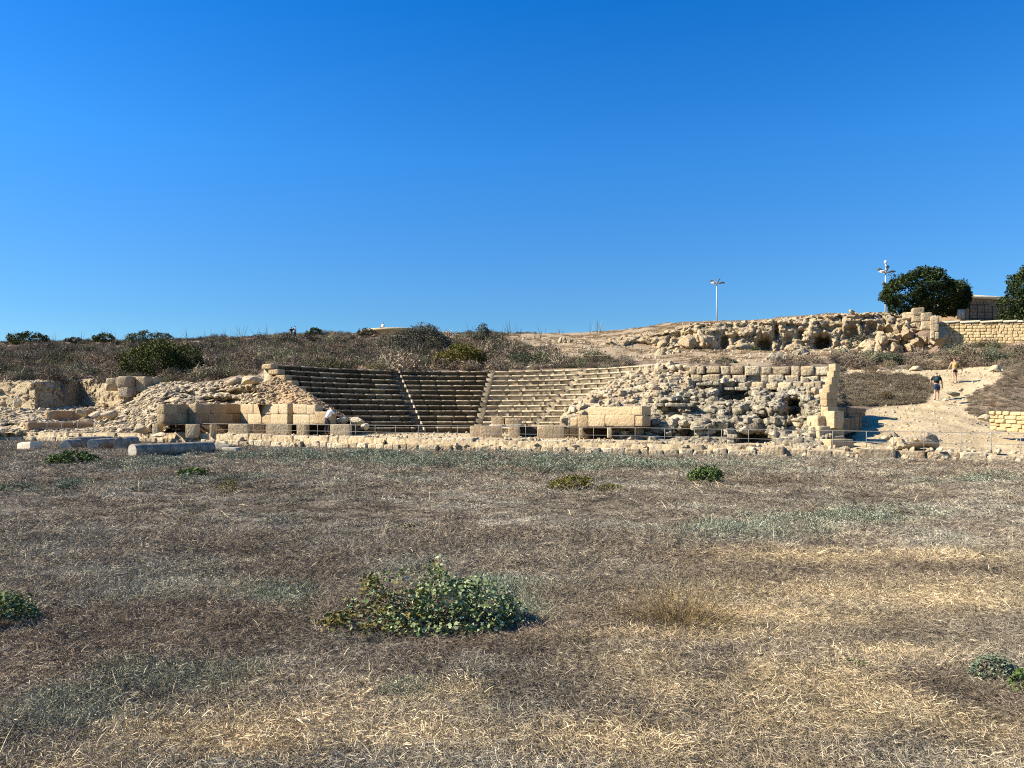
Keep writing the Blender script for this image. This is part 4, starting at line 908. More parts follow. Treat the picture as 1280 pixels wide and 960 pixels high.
def bush(name, label, px, d, w, h, n, leaf, mat, seed, gap=.22, yb=None, zb=None, depth=.8, cat='bush', grp=None, lob=5, spread=.5, tfun=None, up=.5, stem=.015, sky=0, aspect=.75):
    r = np.random.default_rng(seed); z = (PZ(yb, d) if yb is not None else (zb if zb is not None else float(groundz(px, d)[0])))
    t = thing(name, label, cat, (PX(px, d), d, z), grp); b = np.array(t.location)
    lo = [(0, 0, h*.38, w*.36, w*.36*depth, h*.6)]
    for i in range(lob):
        a = i/lob*2*np.pi+r.uniform(-.4, .4); q = r.uniform(.35, .62)
        lo.append((math.cos(a)*w*.5*q*1.1, math.sin(a)*w*.5*depth*q, h*r.uniform(.2, .42), w*r.uniform(.2, .3), w*.26*depth, h*r.uniform(.35, .55)))
    p = crownpts(lo, n, r, .55, .25, 3/w, gap=gap); ti = r.normal(.45, .16, len(p))+(fbm(p*5/w, 3, seed)-.5)*.5
    if tfun: ti = tfun(p/np.array([w, w, h]), ti, r)
    mb = MB(); leaves(mb, p+b, leaf, r, ti, up, aspect); mb.build('foliage', M[mat], t)
    mb = MB(); tips = p[r.integers(0, len(p), 16)]; stems(mb, b+[0, 0, .0], tips*.9+b, stem, r); mb.build('stem', M['bark'], t)
    return t
# the leafy bush in the foreground
def cap(p, ti, r): return np.where(r.random(len(p)) < sstep(.05, -.42, p[:, 0]+r.normal(size=len(p))*.12), .02+.3*r.random(len(p)), .5+.5*r.random(len(p))**1.15)
r = np.random.default_rng(400); b0 = V(533, 5.75, 0); t = thing('leafy_bush', 'large sprawling green leafy bush with yellowed left side in the foreground field', 'bush', b0)
lo = [(.28, 0, .12, .38, .32, .25), (-.02, .05, .20, .30, .3, .30), (-.32, .05, .16, .30, .28, .24), (.50, -.02, .10, .24, .25, .17), (-.58, -.05, .05, .30, .22, .11), (-.15, -.22, .05, .5, .16, .09), (.04, .05, .40, .13, .12, .13), (-.38, 0, .33, .10, .1, .08), (.3, .1, .3, .12, .1, .08)]
p = crownpts(lo, 4600, r, .15, .45, 4.2, 0.0, .42); ti = cap(p/np.array([1.6, 1, .6]), 0, r)
mb = MB(); leaves(mb, p+b0, .034, r, ti, .5, .85); k = np.linspace(0, 1, 16); sp = np.stack([.06+.03*k, 0*k+.0, .40+.2*k], 1)+r.normal(size=(16, 3))*.012; leaves(mb, sp+b0, .026, r, np.full(16, .8), .3, .9)
for (ax, az) in ((-.42, .34), (-.33, .38), (-.2, .42), (.3, .3), (-.6, .2)): q = np.array([ax, 0, az])+r.normal(size=(22, 3))*.035; leaves(mb, q+b0, .03, r, .4+.6*r.random(22), .4, .85)
mb.build('foliage', M['caper'], t)
mb = MB(); tips = p[r.integers(0, len(p), 60)]; stems(mb, b0+[0, 0, .02], tips+b0, .005, r); stems(mb, b0+[0, 0, .02], [b0+[.09, 0, .6]], .004, r); mb.build('stem', M['bark'], t)
bush('leafy_bush', 'dark green leafy bush cut by the left edge of the foreground', -8, 5.75, .62, .30, 2300, .028, 'caper', 401, tfun=lambda p, t, r: .45+.5*r.random(len(p))**2, zb=0, stem=.004, lob=6)
# field plants
bush('field_shrub', 'low dark green shrub with yellow left side, before the column drums', 90, 25.8, 1.75, .50, 2200, .08, 'green', 402, zb=0, tfun=lambda p, t, r: np.where(p[:, 0] < -.15+r.normal(size=len(p))*.12, .8, .25)+r.normal(size=len(p))*.15, stem=.01)
bush('field_shrub', 'small green shrub between the long column and the pale field', 240, 20.6, .85, .28, 900, .06, 'green', 403, zb=0, stem=.006)
bush('field_shrub', 'thin yellow green plant right of the small green shrub', 283, 16.2, .5, .38, 420, .035, 'oliveb', 404, zb=0, stem=.006)
bush('field_shrub', 'sparse yellowish plant in the left middle of the field', 250, 11.0, .95, .28, 700, .025, 'drybush', 405, zb=0, stem=.004, up=.1, aspect=.2)
bush('field_shrub', 'yellow green bush in the middle of the field', 716, 16.8, 1.15, .34, 1700, .045, 'oliveb', 406, zb=0, stem=.006)
bush('field_shrub', 'flatter yellowish tuft just right of the yellow green bush', 764, 16.6, .6, .17, 500, .035, 'oliveb', 407, zb=0, stem=.006)
bush('field_shrub', 'bright green shrub right of the middle of the field', 884, 19.0, 1.0, .42, 1500, .06, 'green', 408, zb=0, stem=.006)
bush('field_shrub', 'dark grey green mat at the left edge of the field', 18, 16.6, .75, .16, 900, .035, 'sage', 409, zb=0, stem=.006, tfun=lambda p, t, r: t*.6)
bush('field_shrub', 'small dark grey green mat, second from the left edge', 82, 16.8, .5, .15, 600, .035, 'sage', 410, zb=0, stem=.006, tfun=lambda p, t, r: t*.6)
bush('field_shrub', 'tiny dark green tuft above the big leafy bush', 506, 11.0, .26, .07, 260, .03, 'green', 411, zb=0, stem=.004, tfun=lambda p, t, r: t*.4)
t = thing('dry_bush', 'bushy plant of dry yellow stems right of the big leafy bush', 'bush', V(850, 5.75, 0)); bq = np.array(t.location); r = np.random.default_rng(412)
def spikes(mb, n, R0, L, wd, r, el0=.35, el1=1.5, tv=.5):
    a = r.uniform(0, 2*np.pi, n); q = np.sqrt(r.random(n)); el = el1-(el1-el0)*q**1.5+r.normal(size=n)*.15; l = L*r.uniform(.45, 1.1, n)
    b = np.stack([R0*q*np.cos(a), R0*.8*q*np.sin(a), 0*a], 1); d = np.stack([np.cos(a)*np.cos(el), np.sin(a)*np.cos(el), np.sin(el)], 1)+r.normal(size=(n, 3))*.12
    for k in range(3):
        e = b+d*(l/3)[:, None]; s = np.cross(d, r.normal(size=(n, 3))); s /= np.linalg.norm(s, axis=1)[:, None]; w_ = wd*(1-k*.28)*.5
        v = np.stack([b-s*w_, b+s*w_, e+s*w_*.7, e-s*w_*.7], 1).reshape(-1, 3); mb.add(v, np.arange(n*4).reshape(n, 4), tint=np.repeat(np.clip(r.normal(tv, .25, n), 0, 1), 4)); b = e; d = d+r.normal(size=(n, 3))*.22
mb = MB(); spikes(mb, 800, .24, .44, .0032, r, .15); vv = np.concatenate(mb.v); lv = vv[r.integers(0, len(vv), 3200)]; leaves(mb, lv+r.normal(size=lv.shape)*.012, .016, r, r.normal(.6, .25, len(lv)), .2, .3)
mb.v = [v+bq.astype(np.float32) for v in mb.v]; mb.build('foliage', M['drybush'], t)
mb = MB(); stems(mb, bq, [bq+np.array([x, y, .22]) for x, y in r.uniform(-.25, .25, (12, 2))], .004, r); mb.build('stem', M['bark'], t)
bush('field_shrub', 'small dark green tuft on the straw at lower right', 1068, 4.82, .22, .05, 500, .014, 'green', 413, zb=.02, stem=.002, tfun=lambda p, t, r: t*.5)
bush('field_shrub', 'pale grey green plant near the right edge of the foreground', 1240, 4.65, .30, .17, 1300, .018, 'sage', 414, zb=.0, stem=.002)
bush('field_shrub', 'fresh green sprouts cut by the right edge of the foreground', 1282, 4.4, .2, .16, 500, .022, 'green', 415, zb=.0, stem=.002)
bush('field_shrub', 'tiny green sprig by the pale straw, lower middle', 665, 4.7, .13, .05, 160, .012, 'sage', 416, zb=.02, stem=.002)
bush('field_shrub', 'blurred grey green tuft below the big leafy bush', 500, 4.28, .34, .09, 1500, .012, 'sage', 417, zb=.0, stem=.002)
bush('field_shrub', 'low brown twiggy plant with a few green sprouts at the bottom right corner', 1215, 3.72, .62, .07, 900, .018, 'drybush', 418, zb=.01, stem=.003, up=.1, aspect=.12, tfun=lambda p, t, r: t*.5)
# bushes on the hill
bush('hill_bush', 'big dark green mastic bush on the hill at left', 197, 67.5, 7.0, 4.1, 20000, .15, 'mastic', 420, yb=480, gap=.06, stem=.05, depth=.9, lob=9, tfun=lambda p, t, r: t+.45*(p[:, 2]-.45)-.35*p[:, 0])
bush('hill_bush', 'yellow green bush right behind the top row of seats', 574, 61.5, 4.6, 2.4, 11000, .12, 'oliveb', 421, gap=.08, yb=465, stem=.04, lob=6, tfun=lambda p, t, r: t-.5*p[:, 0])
bush('hill_bush', 'big grey brown bush above the seats on the hill', 527, 78, 6.6, 3.8, 16000, .13, 'greyb', 422, gap=.08, yb=449, stem=.05, lob=7)
bush('hill_bush', 'grey green low bush left of the yellow green one', 532, 61, 3.6, 1.1, 2600, .14, 'sage', 423, yb=466, stem=.03, tfun=lambda p, t, r: t*.7)
bush('hill_bush', 'small round grey bush standing up on the skyline', 604, 88, 2.0, 2.0, 2400, .13, 'greyb', 424, yb=425, stem=.03, lob=4)
bush('hill_bush', 'dark green dome bush on the skyline at far left', 36, 109, 5.9, 2.0, 3000, .22, 'mastic', 425, yb=431, stem=.04)
bush('hill_bush', 'second dark bush on the skyline from the left', 130, 106, 3.6, 1.3, 1700, .2, 'mastic', 426, yb=427, stem=.04)
bush('hill_bush', 'grey green bush on the skyline above the big mastic bush', 184, 104, 6.0, 1.7, 2600, .2, 'sage', 427, yb=428, stem=.04, tfun=lambda p, t, r: t*.6)
bush('hill_bush', 'faint grey bush on the skyline, between the two dark ones', 92, 107, 2.4, .8, 700, .2, 'greyb', 428, yb=428, stem=.03)
bush('hill_bush', 'dark rounded bush on the skyline right of two standing people', 392, 108, 2.6, 1.3, 1500, .18, 'mastic', 429, yb=420, stem=.04)
bush('hill_bush', 'low dark mound of scrub left of the round platform', 458, 104, 2.6, 1.0, 1000, .18, 'greyb', 430, yb=419, stem=.04)
bush('hill_bush', 'small green bush among scrub left of the seats', 323, 76, 1.5, 1.0, 900, .13, 'mastic', 431, yb=463, stem=.03)
bush('hill_bush', 'green bush among scrub in the upper middle of the left hill', 292, 88, 2.4, 1.1, 1000, .16, 'mastic', 432, yb=449, stem=.03)
bush('hill_bush', 'blue green bush behind the upper block courses of the right ruins', 905, 58, 1.9, .8, 1200, .11, 'sage', 433, yb=459, stem=.02, tfun=lambda p, t, r: t*.5)
bush('hill_bush', 'small green bush at the foot of the cliff left of the boulder heap', 943, 76, 1.2, .7, 600, .11, 'green', 434, yb=442, stem=.02, tfun=lambda p, t, r: t*.5)
bush('hill_bush', 'grey shrub hanging on the rocks right of the square cave', 1074, 74, 2.8, 1.6, 1500, .13, 'greyb', 435, yb=436, stem=.02)
bush('hill_bush', 'green shrub below the tumbled slabs at right', 1108, 62, 2.6, 1.0, 1500, .11, 'sage', 436, yb=456, stem=.02, tfun=lambda p, t, r: t*.55)
bush('hill_bush', 'green shrub on the slope right of the climbing woman', 1238, 59, 2.6, 1.2, 1500, .11, 'sage', 437, yb=455, stem=.02, tfun=lambda p, t, r: t*.6)
bush('hill_bush', 'rust brown bush in the scrub patch right of the ruins', 1105, 47, 1.1, .5, 900, .06, 'drybush', 438, yb=499, stem=.02, tfun=lambda p, t, r: t*.25)
bush('hill_bush', 'green weed standing behind the top row right of the yellow green bush', 655, 64, 2.6, .8, 1300, .11, 'sage', 439, yb=452, stem=.02, tfun=lambda p, t, r: t*.6)
# trees
def tree(label, px, d, ybase, lobes, n, leaf, seed, trunk_h):
    r = np.random.default_rng(seed); t = thing('evergreen_tree', label, 'tree', (PX(px, d), d, PZ(ybase, d)), 'evergreen trees beside the stone building'); b = np.array(t.location)
    p = crownpts(lobes, n, r, .5, .5, .8, gap=.30); cl = fbm(p*1.1, 4, seed)
    ti = .42+(cl-.5)*1.1+r.normal(size=len(p))*.14
    mb = MB(); leaves(mb, p+b, leaf, r, ti, .4, .8); mb.build('crown', M['tree'], t)
    mb = MB(); L = np.array(lobes)
    for k in range(4): tube(mb, [b+[r.normal()*.15, r.normal()*.15, -.3], b+[(k-1.5)*.25, r.normal()*.2, trunk_h*.6], b+L[k % len(L), :3]*[.7, .7, .8]], [.22, .16, .07], 8, .4)
    mb.build('trunk', M['bark'], t)
s = 72/F
tree('broad round crowned evergreen tree on the cliff top beside a floodlight pole', 1156, 72, 397, [(-1.2, 0, 2.7, 2.6, 2.3, 1.9), (1.6, .2, 2.4, 2.5, 2.2, 1.7), (.2, 0, 3.3, 2.3, 2.0, 1.55), (-2.6, 0, 2.1, 1.5, 1.4, 1.3), (3.0, 0, 2.0, 1.4, 1.5, 1.6), (0.6, -.4, 2.0, 2.3, 1.8, 1.2), (2.2, .4, 1.1, 1.9, 1.4, 1.0), (-1.5, -.2, 1.5, 1.9, 1.5, 1.1), (-2.4, 0, 1.0, 1.1, 1.0, .7), (0, 0, 1.3, 2.2, 1.6, 1.0)], 30000, .17, 440, 2.2)
tree('dark evergreen tree cut by the right edge of the photo', 1287, 66, 404, [(0, 0, 3.0, 1.9, 1.8, 2.1), (-.9, 0, 1.6, 1.8, 1.5, 1.5), (.8, 0, 1.8, 2.2, 1.8, 1.7), (-.5, -.6, .4, 1.7, 1.2, 1.1), (-2.0, 0, .8, 1.0, .9, .8), (1.0, 0, 3.9, 1.6, 1.5, 1.7), (-.3, -.3, -.2, 1.8, 1.2, .9)], 18000, .16, 441, 1.6)

# ---------------- people ----------------
def skin(pts, edges, rad, sub=1):
    me = bpy.data.meshes.new('tmp'); me.from_pydata([tuple(map(float, p)) for p in pts], edges, []); o = bpy.data.objects.new('tmp', me); C.objects.link(o)
    sk = o.modifiers.new('s', 'SKIN'); o.modifiers.new('b', 'SUBSURF').levels = sub
    for i, v in enumerate(me.skin_vertices[0].data):
        q = rad[i]; v.radius = (q, q) if not isinstance(q, tuple) else q
    me.skin_vertices[0].data[0].use_root = True
    dg = bpy.context.evaluated_depsgraph_get(); dg.update(); m2 = bpy.data.meshes.new_from_object(o.evaluated_get(dg)); bpy.data.objects.remove(o); bpy.data.meshes.remove(me)
    return m2
def chain(ch, sub=1):
    """ch: list of polylines [(x,y,z,r),...]; first point of later chains joins nearest earlier point"""
    pts, ed, rd = [], [], []
    for c in ch:
        prev = None
        for i, (x, y, z, q) in enumerate(c):
            if i == 0 and pts:
                dd = [np.linalg.norm(np.array(p)-(x, y, z)) for p in pts]; prev = int(np.argmin(dd))
                if dd[prev] < 1e-4: continue
            pts.append((x, y, z)); rd.append(q)
            if prev is not None: ed.append((prev, len(pts)-1))
            prev = len(pts)-1
    return skin(pts, ed, rd, sub)
MC = {}
def cm(name, c, rough=.8):
    if name not in MC: MC[name] = simple(name, c, rough)
    return MC[name]
def person(label, px, d, z, H, yaw, pose, cols, pack=None, skirt=False, detail=True):
    """pose: lean (forward), stride, arms [(elbow),(wrist)] offsets; local x right, y facing"""
    t = thing('person', label, 'person', (PX(px, d), d, z), None, yaw); s = H/1.75
    ln = pose.get('lean', 0); st = pose.get('stride', .0); hip = pose.get('hip', .93)
    def L(h): return math.sin(ln)*(h-.93), hip+math.cos(ln)*(h-.93)      # spine height -> y,z
    def sp(h): y, z = L(h); return (0, y, z)
    def q(x, y, z, r_): return (x*s, y*s, z*s, r_*s)
    pel = q(0, 0, hip, .13); w = q(*sp(1.10), .125); chs = q(*sp(1.32), .15); nk = q(*sp(1.46), .065); h1 = q(0, sp(1.56)[1]+.01, sp(1.56)[2], .075); h2 = q(0, sp(1.64)[1]+.02, sp(1.64)[2], .095); h3 = q(0, sp(1.72)[1]+.01, sp(1.72)[2], .07)
    ch = [[pel, w, chs, nk, h1, h2, h3], [h2, q(0, sp(1.635)[1]+.12, sp(1.63)[2], .014)]]
    legs = {}; arms = {}
    for sd in (-1, 1):
        ft = st*(1 if sd > 0 else -1)*.5
        if pose.get('sit'):
            lg = [q(sd*.09, .02, hip-.02, .09), q(sd*.12, .42, hip+.03, .06), q(sd*.12, .46, hip-.40, .04), q(sd*.12, .60, hip-.43, .03)]
        else:
            kf = ft*.5+.06*(1 if ft > 0 else .3)
            lg = [q(sd*.10, 0, hip-.08, .10), q(sd*.11, kf, .50, .062), q(sd*.115, ft*.85-.0, .30, .055), q(sd*.12, ft, .09, .038), q(sd*.13, ft+.16, .035, .032)]
        legs[sd] = lg; ch.append([pel]+lg)
        sh = q(sd*.19, sp(1.40)[1], sp(1.40)[2], .065); a = pose['arms'][0 if sd < 0 else 1]
        el = (sh[0]+a[0][0]*s, sh[1]+a[0][1]*s, sh[2]+a[0][2]*s, .042*s); wr = (el[0]+a[1][0]*s, el[1]+a[1][1]*s, el[2]+a[1][2]*s, .028*s)
        u = np.array(wr[:3])-np.array(el[:3]); u /= np.linalg.norm(u); hd = np.array(wr[:3])+u*.07*s
        arms[sd] = [sh, el, wr]; ch.append([chs, sh, el, wr, (*hd, .03*s)])
        if detail:
            sdv = np.cross(u, [0, 1, 0]); sdv /= max(1e-6, np.linalg.norm(sdv))
            for k, l in enumerate((.07, .085, .08, .062)):
                o_ = sdv*(k-1.5)*.02*s; a1 = hd+o_+u*.02*s; ch.append([(*hd, .03*s), (*a1, .009*s), (*(a1+u*l*.5*s+[0, .006*s, 0]), .0085*s), (*(a1+u*l*s+[0, .02*s, 0]), .007*s)])
            a1 = np.array(wr[:3])+u*.03*s+np.array([0, .03, 0])*s; ch.append([(*wr[:3], .028*s), (*a1, .011*s), (*(a1+u*.05*s+[0, .012*s, 0]), .009*s)])
    me = chain(ch, 1); me.materials.clear(); me.materials.append(cm('skin_tone', (.48, .29, .19), .6)); me.name = 'body'
    o = bpy.data.objects.new('body', me); C.objects.link(o); o.parent = t
    for p_ in me.polygons: p_.use_smooth = True
    def part(name, chs_, mat, sub=1):
        m2 = chain(chs_, sub); m2.materials.clear(); m2.materials.append(mat); m2.name = name
        for p_ in m2.polygons: p_.use_smooth = True
        o2 = bpy.data.objects.new(name, m2); C.objects.link(o2); o2.parent = t; return o2
    def fat(p, e): return (p[0], p[1], p[2], p[3]+e*s)
    def mid(a, b, k): return tuple(a[i]*(1-k)+b[i]*k for i in range(4))
    slv = cols.get('sleeve', .75)
    tch = [[fat(mid(pel, w, .1), .03), fat(w, .035), fat(chs, .035), fat(mid(chs, nk, .55), .03)]]
    if slv > 0:
        for sd in (-1, 1): tch.append([fat(chs, .035), fat(arms[sd][0], .022), fat(mid(arms[sd][0], arms[sd][1], slv), .022)])
    part('shirt', tch, cm(*cols['top']))
    lc = cols.get('leg', .7)
    pch = [[fat(mid(pel, w, .35), .012), fat(pel, .025)]]
    for sd in (-1, 1):
        lg = legs[sd]; pts = [fat(pel, .025), fat(lg[0], .025)]
        if lc <= 1: pts.append(fat(mid(lg[0], lg[1], lc), .022))
        else: pts += [fat(lg[1], .02)]+[fat(x, .02) for x in lg[2:-1]]
        pch.append(pts)
    part('shorts' if lc <= 1 else 'trousers', pch, cm(*cols['bottom']))
    hy = pose.get('look', 0)
    part('hair' if 'hat' not in cols else 'cap', [[(h1[0], h1[1]-.035*s, h1[2]+.02*s, .06*s), (h2[0], h2[1]-.028*s, h2[2]+.02*s, .098*s), (h3[0], h3[1]-.01*s, h3[2]+.018*s, .075*s)]]+([[(h3[0], h3[1]-.01*s, h3[2]+.018*s, .075*s), (0, h2[1]+.15*s, h2[2]+.04*s, .02*s)]] if 'hat' in cols else []), cm(*cols['hair']))
    for sd in (-1, 1):
        f_ = legs[sd][-2:]; part('shoe', [[fat((f_[0][0], f_[0][1]-.03*s, .05*s if not pose.get('sit') else f_[0][2]-.03*s, .045*s), 0), fat((f_[1][0], f_[1][1]+.03*s, .04*s if not pose.get('sit') else f_[1][2], .04*s), 0)]], cm(*cols['shoe']))
    if pack:
        y0 = chs[1]-.20*s*math.cos(ln); part('backpack', [[(0, (w[1]-.17*s), w[2]+.02*s, .13*s), (0, y0, chs[2]-.05*s+.03*math.sin(ln), .155*s), (0, y0+.02*s+.1*math.sin(ln), chs[2]+.12*s, .11*s)]], cm(*pack))
    return t
DN = ((-.04, .02, -.28), (0.0, .05, -.25)); DR = ((.04, .02, -.28), (0, .05, -.25))
def gz1(px, d): return float(groundz(px, d)[0])
# climbing pair: seen from behind
person('man in dark shirt and navy shorts with a backpack walking up the path', 1171, 46.6, gz1(1171, 46.6)-.02, 1.78, -.35,
       dict(lean=.30, stride=.42, arms=[((-.10, .10, -.26), (0, .12, -.22)), ((.12, .08, -.27), (.03, .04, -.25))]), dict(top=('black_cotton', (.015, .017, .02)), bottom=('navy_cotton', (.025, .045, .09)), hair=('grey_hair', (.30, .25, .2)), shoe=('dark_shoe', (.03, .03, .03)), leg=.75), ('dark_green_nylon', (.02, .05, .05)))
person('red haired woman in yellow top and black shorts ahead of the backpack man', 1193.5, 49.6, gz1(1193.5, 49.6)-.02, 1.66, -.25,
       dict(lean=.06, stride=.34, arms=[((-.12, .02, -.26), (-.10, .04, -.22)), ((.14, -.02, -.25), (.10, .02, -.22))]), dict(top=('straw_yellow_cotton', (.50, .38, .14)), bottom=('black_denim', (.012, .012, .015)), hair=('red_hair', (.12, .02, .015)), shoe=('tan_sandal', (.3, .2, .12)), leg=.45, sleeve=0), ('ochre_canvas', (.42, .29, .08)))
zs = PZ(546, 42.2)
person('visitor in white shirt bending over the stones beside the seats', 409, 43.4, .62, 1.74, -.9,
       dict(lean=.42, stride=.1, arms=[((-.02, .2, -.2), (.05, .22, -.05)), ((.04, .2, -.2), (-.04, .22, -.05))]), dict(top=('white_cotton', (.78, .80, .84)), bottom=('dark_denim', (.03, .035, .045)), hair=('dark_hair', (.03, .02, .015)), shoe=('dark_shoe', (.03, .03, .03)), leg=2))
person('visitor in dark brown clothes standing close to the white shirted one', 416, 43.9, .62, 1.66, 1.1,
       dict(lean=.2, stride=.1, arms=[((-.02, .18, -.2), (.05, .2, -.08)), ((.02, .18, -.2), (-.04, .2, -.08))]), dict(top=('brown_cotton', (.06, .035, .025)), bottom=('dark_denim', (.03, .035, .045)), hair=('dark_hair', (.03, .02, .015)), shoe=('dark_shoe', (.03, .03, .03)), leg=2))
SA = dict(stride=.1, arms=[DN, DR])
person('person in black clothes standing on the skyline, left of a white shirted one', 364, 109, PZ(423, 109), 1.65, .4, dict(SA), dict(top=('black_cotton', (.015, .017, .02)), bottom=('dark_denim', (.03, .035, .045)), hair=('dark_hair', (.03, .02, .015)), shoe=('dark_shoe', (.03, .03, .03)), leg=2), detail=False)
person('person in white shirt with dark bag standing on the skyline', 368.5, 109, PZ(422.5, 109), 1.75, -.6, dict(SA), dict(top=('white_cotton', (.78, .80, .84)), bottom=('dark_denim', (.03, .035, .045)), hair=('dark_hair', (.03, .02, .015)), shoe=('dark_shoe', (.03, .03, .03)), leg=2), ('black_nylon', (.02, .02, .025)), detail=False)
SIT = dict(sit=True, hip=.14, lean=-.1, arms=[((-.06, .05, -.26), (.02, .12, -.2)), ((.06, .05, -.26), (-.02, .12, -.2))])
person('person in white shirt sitting on the rim of the round platform', 478.5, 107.3, PZ(410, 106)+.02, 1.7, 2.6, dict(SIT), dict(top=('white_cotton', (.78, .80, .84)), bottom=('dark_denim', (.03, .035, .045)), hair=('dark_hair', (.03, .02, .015)), shoe=('dark_shoe', (.03, .03, .03)), leg=2), ('black_nylon', (.02, .02, .025)), detail=False)
person('person in dark clothes sitting low at the right end of the round platform', 526, 108, PZ(410, 106)+.0, 1.6, -1.2, dict(SIT), dict(top=('black_cotton', (.015, .017, .02)), bottom=('dark_denim', (.03, .035, .045)), hair=('dark_hair', (.03, .02, .015)), shoe=('dark_shoe', (.03, .03, .03)), leg=2), detail=False)
# ---------------- dry grass, herbs and scrub: instanced cover ----------------
lib = bpy.data.collections.new('cover_shapes')          # not linked to the scene: shapes only
def lib_add(name, mb):
    me = mb.mesh(name, M['cover']); o = bpy.data.objects.new(name, me); lib.objects.link(o); return o
def blades(mb, n, R0, L, Wd, r, flat=.5, curl=.4, h0=.0, hmax=.03):
    """thin dry straws: strips bent in the middle; flat=1 lies down"""
    a = r.uniform(0, 2*np.pi, n); rad = R0*np.sqrt(r.random(n)); b = np.stack([rad*np.cos(a), rad*np.sin(a), h0+hmax*r.random(n)*(r.random(n))], 1)
    az = r.uniform(0, 2*np.pi, n); el = np.arcsin(np.clip(1-flat+r.normal(size=n)*.22, -.05, .99)); l = L*r.uniform(.35, 1.25, n)
    dr = np.stack([np.cos(az)*np.cos(el), np.sin(az)*np.cos(el), np.sin(el)], 1); sd = np.stack([-np.sin(az), np.cos(az), 0*az], 1)
    m = b+dr*(l*.5)[:, None]; d2 = dr+r.normal(size=(n, 3))*curl; d2[:, 2] -= .15; d2 /= np.linalg.norm(d2, axis=1)[:, None]; e = m+d2*(l*.5)[:, None]; e[:, 2] = np.maximum(e[:, 2], .002)
    tw = np.cross(dr, sd); ph = r.uniform(0, np.pi, n)[:, None]; sd = sd*np.cos(ph)+tw*np.sin(ph); w_ = (Wd*r.uniform(.6, 1.5, n))[:, None]*.5
    v = np.stack([b-sd*w_, b+sd*w_, m+sd*w_*.85, m-sd*w_*.85, e], 1).reshape(-1, 3); i = np.arange(n)*5
    mb.add(v, np.stack([i, i+1, i+2, i+3], 1), np.stack([i+3, i+2, i+4], 1), np.repeat(np.clip(r.normal(.5, .28, n), 0, 1), 5))
def herb(mb, n, R0, Hh, leaf, r):
    u = r.normal(size=(n, 3)); u /= np.linalg.norm(u, axis=1)[:, None]; u[:, 2] = np.abs(u[:, 2]); p = u*np.array([R0, R0, Hh])*(.45+.55*r.random(n)[:, None])
    p[:, :2] += (fbm(p*9+3, 2, 5)-.5)[:, None]*R0*.5
    leaves(mb, p, leaf, r, r.normal(.5, .25, n), .3, .3)
rs = np.random.default_rng(77); LIB = []
for k in range(5): mb = MB(); blades(mb, 190, .17, .058, .0022, rs, .93, .35, 0, .028); LIB.append(('mat', mb))
for k in range(4): mb = MB(); blades(mb, 70, .10, .075, .0024, rs, .5, .3, 0, .01); LIB.append(('tuft', mb))
for k in range(3): mb = MB(); herb(mb, 260, .13, .07, .013, rs); blades(mb, 30, .1, .09, .003, rs, .4, .4); LIB.append(('herb', mb))
for k in range(4): mb = MB(); blades(mb, 170, .26, .12, .0075, rs, .75, .35, 0, .04); LIB.append(('far', mb))
for k in range(3): mb = MB(); herb(mb, 200, .26, .16, .045, rs); LIB.append(('farherb', mb))
for k in range(6):
    mb = MB(); herb(mb, 520, .52, .50, .085, rs); blades(mb, 45, .4, .50, .015, rs, .3, .3, .05, .2); LIB.append(('scrub', mb))
for k in range(3): mb = MB(); blades(mb, 4, .08, .20, .0032, rs, .6, .12, .0, .05); LIB.append(('stalk', mb))
for k in range(3): mb = MB(); blades(mb, 7, .12, 1.5, .03, rs, .06, .12, .0, .05); LIB.append(('reed', mb))
IDX = {}
for i, (k, mb) in enumerate(LIB): IDX.setdefault(k, []).append(i); lib_add('shape_%02d' % i, mb)
def gn_scatter(name, pos, idx, scl, col, rotv):
    me = bpy.data.meshes.new(name); me.vertices.add(len(pos)); me.vertices.foreach_set('co', pos.astype(np.float32).ravel())
    for (nm, ty, dat, key) in (('pick', 'INT', idx.astype(np.int32), 'value'), ('scl', 'FLOAT_VECTOR', scl.astype(np.float32).ravel(), 'vector'), ('rotv', 'FLOAT_VECTOR', rotv.astype(np.float32).ravel(), 'vector'), ('icol', 'FLOAT_COLOR', np.concatenate([col, np.ones((len(col), 1))], 1).astype(np.float32).ravel(), 'color')):
        a = me.attributes.new(nm, ty, 'POINT'); a.data.foreach_set(key, dat)
    o = bpy.data.objects.new(name, me); C.objects.link(o)
    g = bpy.data.node_groups.new(name, 'GeometryNodeTree'); g.interface.new_socket('Geometry', in_out='INPUT', socket_type='NodeSocketGeometry'); g.interface.new_socket('Geometry', in_out='OUTPUT', socket_type='NodeSocketGeometry')
    N = g.nodes.new; gi = N('NodeGroupInput'); go = N('NodeGroupOutput'); ci = N('GeometryNodeCollectionInfo'); ci.inputs['Collection'].default_value = lib; ci.inputs['Separate Children'].default_value = True; ci.inputs['Reset Children'].default_value = True
    ip = N('GeometryNodeInstanceOnPoints'); ip.inputs['Pick Instance'].default_value = True
    def at(nm, ty): x = N('GeometryNodeInputNamedAttribute'); x.data_type = ty; x.inputs['Name'].default_value = nm; return x.outputs['Attribute']
    Lk = g.links.new; Lk(gi.outputs[0], ip.inputs['Points']); Lk(ci.outputs[0], ip.inputs['Instance']); Lk(at('pick', 'INT'), ip.inputs['Instance Index']); Lk(at('rotv', 'FLOAT_VECTOR'), ip.inputs['Rotation']); Lk(at('scl', 'FLOAT_VECTOR'), ip.inputs['Scale']); Lk(ip.outputs[0], go.inputs[0])
    o.modifiers.new('scatter', 'NODES').node_group = g; me.materials.append(M['cover']); return o
def rv(n, r, tilt=.15): return np.stack([r.normal(size=n)*tilt, r.normal(size=n)*tilt, r.uniform(0, 6.283, n)], 1)
def pickk(kind, n, r): return r.choice(IDX[kind], n)
